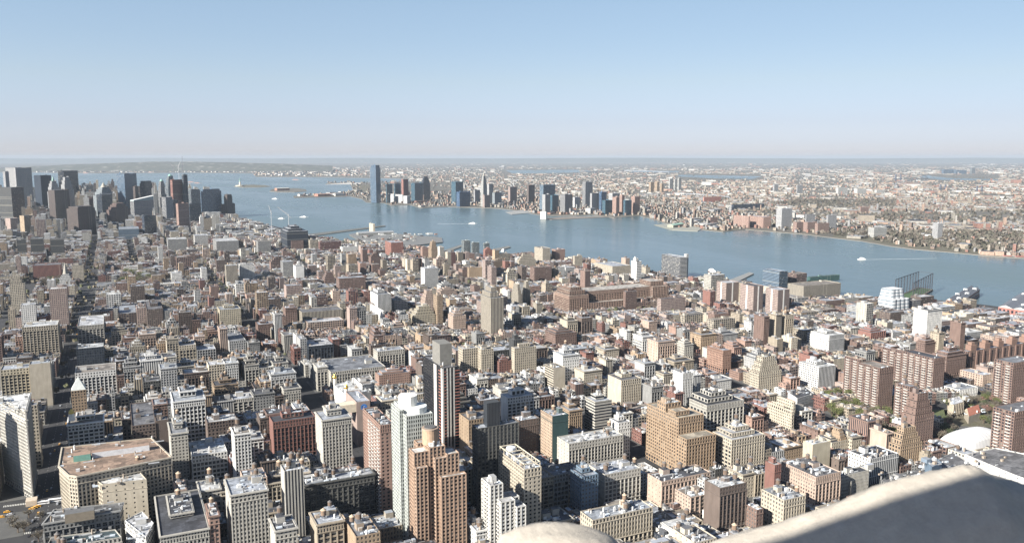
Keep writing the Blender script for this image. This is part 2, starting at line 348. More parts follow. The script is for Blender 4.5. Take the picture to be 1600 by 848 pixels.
def balcony_mesh(w):
    k = round(w, 1)
    if k not in BALC:
        a = Acc(); a.box(0, -1.4, 0, k, 0, .2, (.4, .38, .35), bottom=True); a.box(0, -1.4, .2, k, -1.32, 1.0, (.42, .4, .37)); a.box(0, -1.32, .2, .08, 0, 1.15, (.72, .7, .66)); a.box(k - .08, -1.32, .2, k, 0, 1.15, (.72, .7, .66))
        o = a.build('balcony', [MT]); BALC[k] = o.data; bpy.data.objects.remove(o)
    return BALC[k]
def place_on_wall(name, me, parent, org, pos, t, n, sx=1.):
    o = bpy.data.objects.new(name, me); COL.objects.link(o); o.parent = parent
    x, y, z = pos - np.array(org)
    o.matrix_local = Matrix(((t[0] * sx, -n[0], 0, x), (t[1] * sx, -n[1], 0, y), (0, 0, 1, z), (0, 0, 0, 1)))
    return o
N_WIN = [0]
def building(name, label, tiers, col, sty, rng, level, cat='building', group=None, side=None, roofc=None, tanks=0, clutter=3, corn=None, bulk=1, glassc=None, balc=False, capped=True, sidecol=None):
    """tiers: [(outline counter-clockwise, z0, z1)]; side: style of the walls that face across the avenues"""
    X = np.array([p for t in tiers for p in t[0]]); ox, oy = X[:, 0].mean(), X[:, 1].min(); org = (ox, oy, 0)
    root = empty(name, ox, oy, 0, label, cat, group)
    wall = Acc(); roof = Acc(); cor = Acc(); panes = [] if level == 2 else None; blc = []
    jit = (rng.uniform(.85, 1.2), rng.uniform(.92, 1.12)) if ST[sty][1] < 30 and level > 0 else (1, 1); jt = lambda s_: (s_[0] * jit[0], s_[1] * jit[1]) + tuple(s_[2:]) if s_[1] < 30 else s_
    st = jt(ST[sty]); sd = jt(ST[side or sty]); split_ok = {True: sty in 'gqpr', False: (side or sty) in 'gqpr'}; roofc = roofc or ROOFS[rng.randrange(len(ROOFS))]
    top = max(t[2] for t in tiers); crown = rng.choice([ST['q'], ST['p'], (2.2, 3.4, .5, .74, 0, .15), (3.2, 3.5, .6, .6, 0, .2)])
    for ti, (poly, z0, z1) in enumerate(tiers):
        n = len(poly); belts = set()
        par = .9 if z1 - z0 > 4 else .3
        for i in range(n):
            p, q = poly[i], poly[(i + 1) % n]; ny = -(q[0] - p[0]); L = math.hypot(q[0] - p[0], q[1] - p[1])
            front = abs(ny) > .7 * L
            vis = (ny < -.3 * L) or (q[1] - p[1] < -.3 * L and p[0] > -60) or (q[1] - p[1] > .3 * L and p[0] < -40)
            use = st if front else sd; geo = level > 0 and vis; cc = col if front or sidecol is None else sidecol
            if geo and z1 - z0 > 24 and split_ok[front] and z0 == 0:
                za, zc = z0 + 7.5, z1 - (7.2 if z1 - z0 > 30 else 4.2)
                facade(wall, p, q, z0, za, ST['r'], cc, geo, panes); facade(wall, p, q, za, zc, use, cc, geo, panes)
                facade(wall, p, q, zc, z1, crown, cc, geo, panes); belts.update((za, zc))
            else: facade(wall, p, q, z0, z1, use, cc, geo, panes)
            if balc and not front and q[1] < p[1]:
                tt = np.array([(q[0] - p[0]) / L, (q[1] - p[1]) / L, 0]); nn = np.array([tt[1], -tt[0], 0]); k = max(1, int(L / 9))
                for f in range(1, int((z1 - z0) / st[1])):
                    for j in range(k): blc.append((np.array([p[0], p[1], 0]) + tt * ((j + .5) * L / k - 2.6) + np.array([0, 0, z0 + f * st[1]]), tt, nn))
        fan(roof, inset(poly, .4), z1 - par, roofc, 0)
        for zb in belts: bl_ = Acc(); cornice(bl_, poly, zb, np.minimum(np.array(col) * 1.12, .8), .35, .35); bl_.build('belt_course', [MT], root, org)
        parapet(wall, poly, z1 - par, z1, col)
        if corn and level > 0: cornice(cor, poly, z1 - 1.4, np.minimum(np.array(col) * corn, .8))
    w_ = wall.build('wall', [MF, MG], root, org)
    roof.build('roof', [MR], root, org)
    cor.build('cornice', [MT], root, org)
    if panes:
        vis = [p for p in panes if p[5]]; vis.sort(key=lambda p: -p[0][2]); inv = [p for p in panes if not p[5]]
        keep = vis[:100] if N_WIN[0] < 6500 else []; N_WIN[0] += len(keep)
        for P in keep: place_on_wall('window', window_mesh(P[3], P[4]), root, org, P[0], P[1], P[2], P[3] / round(P[3], 1))
        rest = vis[len(keep):] + inv
        if rest:
            A = Acc(); z = np.array([0, 0, 1.])
            A.add([[P[0], P[0] + P[1] * P[3], P[0] + P[1] * P[3] + z * P[4], P[0] + z * P[4]] for P in rest], (.1, .1, .1))
            tag(A.build('window', [MG], root, org), kind='stuff')
    if blc:
        vs = sorted(blc, key=lambda b: b[0][1])[:100] if level > 0 else []
        for b in vs: place_on_wall('balcony', balcony_mesh(5.2), root, org, b[0], b[1], b[2])
    # roof furniture on the highest tier
    poly, z0, z1 = [t for t in tiers if t[2] == top][0]; P = np.array(poly); x0, y0, x1, y1 = P[:, 0].min(), P[:, 1].min(), P[:, 0].max(), P[:, 1].max(); zr = top - .9
    w, d = x1 - x0, y1 - y0
    if min(w, d) > 6 and capped:
        for b in range(bulk):
            bw, bd, bh = min(w * .4, rng.uniform(4, 9)), min(d * .4, rng.uniform(4, 8)), rng.uniform(3, 5.5) * (1.2 if top > 70 else 1)
            bx, by = rng.uniform(x0 + 1.5, x1 - bw - 1.5), rng.uniform(y0 + d * .3, max(y0 + d * .31, y1 - bd - 1.2))
            a = Acc(); a.box(bx, by, zr, bx + bw, by + bd, zr + bh, np.array(col) * .85 + .04, topcol=roofc); a.build('bulkhead', [MT], root, org)
            if tanks > b and level > 0: water_tank(root, bx + bw / 2 - ox, by + bd / 2 - oy, zr + bh, rng.uniform(.8, 1.1), rng)
        if level > 0:
            for k in range(max(0, tanks - bulk)): water_tank(root, rng.uniform(x0 + 3, x1 - 3) - ox, rng.uniform(y0 + 3, y1 - 3) - oy, zr, rng.uniform(.85, 1.15), rng)
            for k in range(int(clutter * (1.6 if level == 2 else 1) + (min(22, w * d / 55) if level == 2 else 0))):
                a = Acc(); s = rng.uniform(.8, 2.6); ux, uy = rng.uniform(x0 + 1, x1 - 1 - s), rng.uniform(y0 + 1, y1 - 1 - s)
                c = rng.choice([(.5, .5, .5), (.65, .65, .63), (.2, .2, .2), (.3, .25, .2)])
                if level == 2 and rng.random() < .25 and w > 9:
                    dl = rng.uniform(3, min(12, w * .6)); ux = rng.uniform(x0 + 1, x1 - 1 - dl); a.box(ux, uy, zr, ux + dl, uy + .7, zr + .8, (.42, .43, .44)); nm = 'roof_duct'
                elif rng.random() < .3: a.cyl(ux, uy, zr, zr + s * 1.6, s * .3, s * .3, 8, c); nm = 'vent_pipe'
                elif rng.random() < .4: a.box(ux, uy, zr, ux + s * 1.7, uy + s, zr + .9, (.5, .55, .6)); nm = 'skylight'
                else: a.box(ux, uy, zr, ux + s * 1.3, uy + s, zr + s, c); nm = 'cooling_unit'
                a.build(nm, [MT], root, org)
    return root
# ---------------------------------------------------------------- buildings one can name in the view
# kind | near top corner in the photo (x, y) | y of its foot, or minus the height | left end | right end | colour | front style | side style | shape | options | label
HERO = '''
corner_block|161|652|-52|105|161|white|g|g|pent|cornice,nodome|pale ornate corner block with small golden cupola on the long shaded avenue
office_block|206|665|-44|203|243|brown|p|p|box|tanks1|brown brick office block with rows of small windows behind the cream blank-walled block
party_wall_block|243|657|-46|242|263|brown|n|n|box||windowless brown brick slab beside the slender white tower
slender_tower|266|672|-56|262|293|lime|p|n|pent|cornice,tanks1|slender pale stone tower with pink side wall left of the arched white block
white_office_block|270|622|-62|266|320|white|g|p|pent|cornice,tanks2|tall white office block with strong grid of windows and raised rooftop house
arched_block|300|712|-32|294|355|white|g|p|box|clutter6|low white block with tall arched front right of the slender stone tower
loft_building|360|773|-56|351|418|lime|q|n|box|cornice,tanks1|tall stone loft with carved top storey and one pale rooftop tank
striped_loft|444|736|-68|438|474|lime|v|n|box|tanks2|narrow tall loft with vertical stone stripes and two dark rooftop tanks
wide_loft|476|757|-40|470|585|olive|g|n|box|cornice,tanks3,clutter9|wide dark-framed loft with white dentil band beside the narrow striped loft
red_pier_warehouse|426|655|-48|420|493|red|r|n|pent|tanks1|red brick warehouse with tall grey window bays and green-edged roof
white_trim_hotel|503|650|-66|492|549|lime|q|s|pent|cornice,tanks1|pale stone building with a dark red brick panel in its front
corner_loft|430|829|-42|421|464|lime|q|n|box|cornice,tanks1|small white-fronted loft near the bottom edge with rusty rooftop
dark_side_loft|495|819|-44|484|537|buff|g|n|box|cornice,tanks2|buff loft with brick side wall and white roof at the bottom edge
tan_loft|556|838|-40|538|594|tan|q|n|box|tanks2,clutter9|low tan loft with cluttered roof below the salmon brick slab
balustrade_block|250|833|-36|221|326|lime|q|p|pent|cornice,clutter9,tanks1|grey stone block with stepped rooftop rooms at the bottom edge
salmon_slab|594|664|808|567|616|salmon|p|d|box|tanks0,clutter6,balc|salmon brick apartment slab with dark lower storeys in shade
striped_tower|691|575|735|661|718|black|d|d|box|cap,nobulk,stripes|black and white striped tower under construction with blank grey rooftop box
grid_tower|746|669|822|738|811|olive|d|d|box|smallcap,nobulk|dark gridded apartment tower with black box on its roof
beige_slab|819|733|858|779|846|cream|p|d|box|nobulk,frame|beige apartment slab with open roof frame and grey rooftop drum
white_fire_tower|793|617|-52|782|834|white|r|n|pent|tanks2|white gridded loft with broad windows behind the dark gridded tower
draped_building|863|650|-54|845|888|draped|n|p|box|tanks2,peachside|building wrapped in dark green scaffold netting with peach side wall
brown_office|811|657|-44|800|843|brown|q|n|box|tanks1|brown office front with close piers touching the dark gridded tower
banded_office|930|624|-44|914|956|lime|b|b|pent|tanks1|pale office with horizontal window bands and rooftop house
white_banded_slab|865|575|612|851|883|cream|n|b|box||slender slab with white horizontal bands on its sunny side
cream_twin_slab|971|591|642|950|1002|cream|q|n|pent|tanks1,clutter5|cream apartment slab with blank sunlit wall and tall rooftop shaft
ornate_white_block|1105|622|692|1074|1163|lime|r|r|step|tanks2,clutter9|white terraced department block with deep window grid behind the golden tower
stepped_cream_tower|1144|676|745|1114|1196|cream|q|g|step|tanks1|cream stepped apartment block with deep blue shade on its sunless side
tar_roof_block|1034|752|801|1012|1110|peach|r|s|box|tanks2,clutter6|pink brick loft with black tar roof below the golden tower
pier_loft|1079|777|812|1046|1109|peach|r|p|box|tanks0,clutter9|low pink loft with white piers and rooftop garden clutter
tall_pier_loft|1125|762|842|1101|1167|brown|r|n|box|tanks2|brown loft with tall stone piers and grey roof with two tanks
brick_side_block|1179|797|842|1144|1193|brick|p|p|box|tanks1,clutter6|brick corner block with many small windows just above the stone coping
shaded_hotel|909|740|812|891|935|steel|p|p|pent|tanks1|blue shaded hotel slab with rooftop house in the dark hollow
pier_front_loft|945|741|-34|920|1001|lime|r|s|box|tanks2,clutter8|cream loft with thick vertical piers beside the shaded hotel slab
white_roof_loft|889|693|-32|868|974|lime|g|s|box|tanks2,clutter8|long low loft with bright white roof and dark cornice line
arched_cream_loft|926|812|-28|907|1020|cream|q|p|box|tanks3,clutter9|low cream loft with arched windows nearest the rounded stone cap
small_white_loft|964|657|-44|950|985|white|p|p|pent|tanks1|small bright white loft with blue netting at its foot
brick_piered_block|1275|745|803|1221|1314|peach|r|p|box|tanks3,clutter6|large pinkish brick factory block with black rooftop tank house
red_party_block|1211|722|792|1196|1221|red|p|n|pent|tanks0|blank red brick wall block left of the pinkish factory block
tank_corner_loft|1225|781|840|1190|1259|cream|q|p|box|tanks2,clutter5|cream corner loft with a pair of silver rooftop tanks
white_slit_block|1360|717|757|1326|1404|white|v|p|box|tanks1,clutter8|white block with dark vertical slits and pagoda-like rooftop tank
low_lattice_block|1312|744|-26|1308|1358|lime|m|m|box|clutter3|low pale block with narrow lattice windows left of the slit block
tan_ziggurat|1409|672|737|1391|1443|tan|q|q|zig|tanks1|tan ziggurat loft with many small setbacks below the brown tower
brown_ziggurat|1432|618|700|1411|1462|brick|p|s|zig|tanks1|tall brown ziggurat tower with blank brick faces
coop_tower|1375|575|648|1341|1397|brick|p|d|box|balc,nobulk|brick apartment tower with white balconies right of the spring trees
coop_tower|1343|562|628|1320|1346|brick|p|d|box|balc,nobulk|brick apartment tower whose balconies peek out left of its twin above the trees
coop_tower|1411|549|604|1379|1416|brick|p|d|box|balc,nobulk|brick balcony tower standing behind the pair above the spring trees
coop_tower|1460|560|620|1411|1477|brick|p|d|box|balc,nobulk|wide brick balcony tower in front of the grand courtyard apartments
coop_tower|1584|567|636|1554|1620|brick|p|d|box|balc,nobulk|brick balcony tower at the right edge above the car park
coop_tower|1586|644|719|1552|1640|brick|p|d|box|balc,nobulk|brick balcony tower right beside the white inflated dome
roof_tank_tower|1422|604|662|1399|1434|brick|p|d|box|tanks1,balc|brick balcony tower with pale rooftop tank behind the brown ziggurat
white_pair_block|1280|571|615|1249|1306|white|v|d|pent|clutter4|white apartment block with dark window strips and blank cream end
brown_white_tower|1296|522|556|1267|1320|white|v|p|pent|clutter3|white striped tower with brown brick end among low rooftops
cream_setback_tower|1187|560|618|1172|1222|cream|q|q|zig|tanks1|cream stone ziggurat apartment tower left of the white striped block
courtyard_block|1480|548|592|1459|1511|brick|p|p|zig2|tanks1|great red brick corner block with stone bands and crowned top
courtyard_slab|1512|549|584|1508|1680|brick|p|p|box|crowns|very long red brick slab with a row of crowned roof towers
back_courtyard_block|1446|530|560|1432|1462|brick|p|p|zig2||red brick crowned block rising behind the balcony towers
car_park_tenement|1536|586|604|1500|1552|peach|p|p|box|clutter4|peach and pale row houses beside the open car park
cream_flats|1300|688|708|1275|1325|cream|p|n|step|tanks1|cream stepped flats behind the blank yellow wall
blank_cream_block|1270|694|-36|1255|1298|yellow|n|n|box|tanks1|blank cream-yellow walled block with tank above the factory block
cream_grid_house|1238|640|680|1199|1240|cream|g|p|pent||cream office with open grid of windows and a blank upper house
sixteen_window_block|1240|628|672|1214|1240|cream|g|p|box||cream block with square windows behind the cream office
tan_setback_loft|1314|672|705|1295|1323|tan|q|q|zig|tanks1|small tan setback loft left of the white slit block
white_punched_block|1033|467|492|1027|1071|pinkish|p|p|box||pinkish white block with punched square windows at the end of the brick giant
cream_post_house|1070|493|512|1063|1104|cream|r|r|box||cream civic block with tall window bays and flat pale roof
cream_school|1115|500|520|1105|1149|cream|r|r|box|tanks1|cream school block with dark window grid and small corner tower
brick_slab_pair|1135|442|480|1120|1155|pinkish|v|p|box|nobulk|first of two matching tall slabs by the river with white centre stripe
brick_slab_pair|1178|447|494|1157|1193|pinkish|v|p|box|nobulk|second tall slab from the river hotel with white centre stripe
brick_slab_pair|1216|453|498|1197|1234|pinkish|v|p|box|nobulk|third tall slab with white stripe right of the matching two
glass_office_tower|1218|424|452|1192|1231|steel|c|b|box|nobulk|grey-blue glass office tower near the river above the three slabs
brick_office|1245|428|448|1231|1261|brick|g|g|box||brick office block with white window frames beside the grey glass tower
pier_warehouse|1256|447|469|1231|1314|cream|v|v|box|clutter4|long cream waterfront warehouse with close piers and a dark mural
green_pier_shed|1266|433|-14|1262|1312|green|v|v|box|clutter3|green pier building over the river behind the cream warehouse
river_hotel|1063|402|438|1034|1074|lgrey|b|c|box|nobulk|slab hotel of glass and white frames standing by the river
hotel_shaft|1070|397|437|1067|1076|lgrey|n|n|box|nobulk|blank concrete shaft joined to the slab hotel
orange_brick_flats|1130|545|584|1105|1143|orange|p|p|pent|clutter3|orange brick flats with irregular top right of the white department block
cream_flat_block|804|541|590|799|838|cream|q|p|pent|tanks1|cream apartment block with even small windows below the brick giant
brick_complex|868|517|546|852|901|brick|p|p|step|clutter3|brown brick apartment complex below the brick giant
twin_ziggurat|810|445|482|799|816|cream|v|v|zig|nobulk|cream stepped tower, nearer of the twins before the brick giant
twin_ziggurat|822|440|478|816|829|cream|v|v|zig|nobulk|cream stepped tower, farther of the twins before the brick giant
art_deco_tower|767|453|532|751|787|cream|v|v|step|nobulk|tall cream art deco tower with vertical ribs and stepped side
peach_deco_block|708|488|522|700|728|peach|p|p|step||peach brick block with stepped top left of the art deco tower
yellow_setback|648|480|514|641|680|yellow|q|q|zig|tanks1|yellow stepped apartment house left of its taller tan neighbour
tan_tall_block|683|462|512|677|692|tan|q|q|box||slim tan block between the yellow stepped house and the art deco tower
peach_tall_tower|664|455|495|657|681|peach|p|p|zig|nobulk|peach stepped tower behind the yellow stepped house
white_slab_striped|590|458|497|576|611|white|v|n|pent|clutter3|white apartment slab with blank bright wall and striped front
grey_white_slab|616|467|492|610|637|lgrey|q|q|pent||grey white apartment block joined beside the striped white slab
white_open_house|598|486|512|578|592|white|p|p|box||small white house below the striped white slab
wide_cream_office|472|488|508|465|536|cream|v|v|box|clutter5|wide cream office with close vertical windows in the middle distance
wide_peach_office|481|504|520|475|537|peach|g|g|box|clutter4|wide peach office with square windows just below the wide cream office
department_store|517|581|614|497|602|lime|g|p|box|clutter9|large stone department store with lawn patch on its roof
white_grid_office|590|549|580|583|632|lime|r|p|box|clutter4|white gridded office behind the department store
salmon_stepped|592|581|612|586|641|salmon|p|p|step|tanks1|salmon brick flats with stepped roofline right of the department store
emblem_block|557|628|-50|540|578|pinkish|n|n|box|nobulk,emblem|beige and brown block with round blue emblem high on its wall
cream_pair|723|545|592|716|747|cream|q|q|box|tanks1|cream apartment block, first of the pair right of the striped tower
cream_pair|752|546|592|747|771|cream|q|q|box|tanks1|cream apartment block, second of the pair right of the striped tower
red_stepped_flats|780|560|590|774|799|red|p|p|step||red brick flats with slim central tower
dark_corner_loft|482|541|570|471|521|dark|r|r|box|clutter5|dark grey loft above the department store
orange_block|412|538|553|407|433|orange|p|p|box||small orange brick block left of the dark grey loft
brick_flats|403|505|538|399|422|brick|p|p|pent||brick flats at mid distance left of the wide cream office
grey_tan_side_loft|358|533|558|349|384|lgrey|q|n|box|clutter3|grey fronted loft with tan side wall
yellow_flats|343|482|516|339|376|yellow|p|p|pent|tanks1|yellowish flats above the grey fronted loft
brown_tall_flats|229|481|520|226|254|brown|p|p|pent||tall brown flats standing alone right of the avenue
dark_brick_block|185|490|512|182|213|brown|g|g|box||dark brick block left of the tall brown flats
cream_hall|280|538|570|277|306|cream|g|g|pent||cream office hall with raised roof room
white_blue_block|308|547|568|305|337|lgrey|g|g|box|clutter4|white and blue-grey loft right of the cream office hall
pale_grid_block|178|606|652|175|222|lgrey|r|r|pent|tanks1|pale block with strong black and white window grid right of the avenue
avenue_arcade_block|162|506|-44|121|183|lime|r|r|box|clutter4|grey block with row of tall arched bays on the avenue corner
dark_avenue_block|162|541|-40|119|162|dark|p|p|box|clutter5|dark grey block on the avenue below the arcaded block
low_arcade_block|181|577|-38|117|181|white|r|r|box|clutter5|white pillared block above the pyramid-roofed building
pyramid_roof_building|134|608|-40|111|134|tan|p|p|box|pyramid,nobulk|tan building with bright white pyramid roof on the avenue corner
blank_cream_slab|78|566|-56|45|78|cream|n|n|box|tanks0|cream slab with mostly blank wall left of the avenue
cream_window_block|45|574|-50|0|45|yellow|g|g|box||cream block with paired windows at the left edge
cream_arcade_block|90|507|-55|34|90|cream|g|g|box|clutter5|cream block with deep arcade storey left of the avenue
brick_avenue_tower|104|450|-82|76|104|pinkish|p|p|box||tall pinkish brick tower on the left side of the avenue
white_left_block|55|475|-55|32|55|white|p|p|box||white block behind the cream arcade block
left_setback_tower|37|432|-78|14|37|cream|q|q|step|tanks1|cream grey tower with stepped base at the left edge
flatiron_neighbour|58|632|-66|48|58|cream|p|p|box|tanks1|slim cream tower just behind the triangular tower
'''
SKY = '''
ribbed_bank_tower|43|262|338|12|43|lgrey|v|v|tall grey ribbed skyscraper near the left edge
pale_sliver_tower|12|268|340|5|12|white|v|v|pale narrow tower at the left of the ribbed skyscraper
flat_grey_tower|17|293|352|2|32|olive|b|c|grey slab with black glass side in front of the ribbed skyscraper
black_tower|76|274|334|55|76|dark|v|v|black square tower behind the gothic tower
gothic_tower|90|283|342|74|90|white|v|v|white gothic tower with pointed green crown
tall_black_tower|117|267|334|92|117|black|c|c|tallest black slab tower of the old skyline
stepped_grey_tower|111|277|346|94|111|lgrey|v|v|grey stepped tower in front of the tallest black slab
column_tower|103|297|352|77|103|brown|v|v|tower of pale and dark concrete columns
brown_crown_tower|143|323|368|107|143|brown|v|v|wide brown tower with dark stepped crown
stepped_stone_tower|175|293|338|147|175|grey|v|v|old stepped stone tower with small spire
small_dark_office|174|304|340|152|174|dark|c|c|dark office below the old stepped stone tower
blue_glass_tower|185|271|336|184|210|steel|c|c|broad blue glass tower with flat top
curved_brown_tower|210|291|336|208|215|brown|v|v|thin brown tower beside the broad blue glass tower
brick_ziggurat|199|318|354|168|199|brick|v|v|huge red brick ziggurat with many setbacks
notched_dark_tower|221|283|334|219|236|dark|c|c|dark tower with pale pointed top
wedge_building|209|314|342|204|238|pale|b|c|pale green building with sloping white roof
domed_tower|247|283|334|246|258|lgrey|c|c|grey tower with small green dome
domed_tall_tower|259|275|335|257|273|grey|c|c|tallest grey tower with green dome behind the red building site
red_site_tower|269|281|343|266|285|redsteel|b|b|red steel tower under construction below the cranes
dark_site_tower|285|273|342|284|292|dark|b|b|dark core of the building site tower with tall cranes
pyramid_top_tower|294|296|337|292|312|grey|c|c|grey tower with chamfered top right of the cranes
glass_bank_tower|316|296|340|313|343|steel|c|c|glass tower with flat pale roof right of the chamfered tower
brown_stub_tower|352|304|338|350|362|brown|v|v|slim brown tower at the tip of the skyline
low_brown_tower|348|319|338|346|366|brown|v|v|low brown block at the foot of the slim brown tower
white_black_slab|255|308|350|253|268|lgrey|v|c|white edged slab with dark roof storey
dark_pair_tower|268|313|348|266|277|dark|c|c|dark narrow slab beside the white edged slab
red_white_tower|278|318|362|275|293|salmon|b|v|unfinished red and white tower in front of the skyline
navy_slab|296|319|352|293|312|dark|c|c|navy slab right of the unfinished red and white tower
dark_glass_block|225|338|372|222|241|dark|c|b|dark glass block in front of the wedge building
white_small_block|196|344|356|193|210|white|v|v|small white block right of the brick ziggurat
red_small_block|213|347|360|211|222|redsteel|v|v|small red-sided block before the dark glass block
grey_glass_block|185|358|374|181|217|steel|b|b|grey glass block below the brick ziggurat
tan_round_tower|48|337|368|32|49|tan|q|q|tan tower with white rooftop tank at the left
pink_left_tower|24|341|362|10|25|pinkish|q|q|pinkish tower at the left beside the tan tower
cream_slab_trio|40|374|400|26|41|olive|b|v|first of three grey concrete slabs at left
cream_slab_trio|67|372|400|47|68|olive|b|v|second of three grey concrete slabs at left
cream_slab_trio|99|373|402|78|100|olive|b|v|third of three grey concrete slabs at left
red_cube_library|95|413|438|51|95|redsteel|v|v|dark red cube with tall slits beside the park
domed_white_house|112|428|448|92|112|white|q|q|white spired apartment tower beside the red cube
cream_park_house|130|414|440|112|130|cream|q|q|cream house with grey mansard right of the spired tower
pillared_hall|166|401|412|164|201|cream|v|v|cream pillared hall above the park
brick_park_block|163|412|428|161|191|brick|p|p|brick block just above the park
grey_long_slab|338|377|396|331|373|grey|p|p|long grey slab below the glass bank tower
white_pair_slab|304|368|386|302|325|white|v|v|white block left of the long grey slab
grey_mid_slab|262|374|394|260|292|grey|p|p|grey block left of the white block
brick_mid_tower|338|406|430|337|352|brown|p|p|brown brick flats right of centre left
cream_mid_tower|353|415|447|351|371|cream|v|v|cream flats in front of the brown brick flats
banded_hulk|448|356|392|437|481|dark|b|b|dark banded hulk with two white cranes behind it
grey_left_warehouse|403|377|398|400|423|grey|p|p|grey warehouse left of the dark banded hulk
brown_warehouse|455|376|392|452|474|brick|p|p|brown warehouse right of the dark banded hulk
greenroof_warehouse|478|375|392|474|497|cream|g|g|cream warehouse with green roof
red_warehouse|500|378|393|497|533|red|g|g|red brick warehouse second largest by the river
white_warehouse|535|386|397|533|558|white|p|p|white warehouse between the two red warehouses
great_red_warehouse|611|379|400|585|630|redsteel|p|p|great square red warehouse with pale green roof by the river
vent_tower|583|350|364|572|586|cream|n|n|cream ventilation tower standing at the river edge
stepped_tan_tower|674|378|408|669|684|tan|q|q|stepped tan tower by the marina pier
pink_block|660|387|406|657|671|salmon|p|p|pink block left of the stepped tan tower
tan_village_block|544|397|416|541|557|tan|q|q|tan block standing among low village roofs
glass_twin|725|376|398|721|735|pale|c|c|pale glass tower, first of three small ones by the river
glass_twin|738|379|399|736|749|pale|c|c|pale glass tower, second of three small ones by the river
glass_twin|757|380|400|755|765|pale|c|c|pale glass tower, third of three small ones by the river
bright_red_block|758|388|404|755|770|redsteel|p|p|bright red stepped block under the small glass towers
white_edge_tower|462|416|440|458|475|white|n|n|tower with bright white side left of the brick spire
grey_edge_tower|442|409|438|438|458|grey|q|q|grey tower joined to the white-sided tower
brick_spire_block|507|426|448|503|523|brick|p|p|brick block with tall chimney-like tower
brown_long_block|530|435|458|525|571|brick|p|p|long brown brick block below the village roofs
tan_side_tower|733|418|438|730|753|tan|n|q|tan slab with dark front right of the brown long block
cream_hill_block|811|398|420|808|837|cream|q|q|cream block with brown roof before the river
pink_octagon|868|390|410|862|883|salmon|p|p|pink many-sided tower standing before the river
small_cream_tower|898|400|420|896|910|cream|q|q|small cream tower right of the pink many-sided tower
long_cream_loft|957|416|432|929|985|cream|q|p|long cream loft with grey end near the river
brown_twin_block|835|418|445|828|862|brick|p|p|brown brick block in front of the cream hill block
ferry_side_block|848|388|412|835|860|cream|q|q|cream and brown twin-topped block left of the pink tower
'''
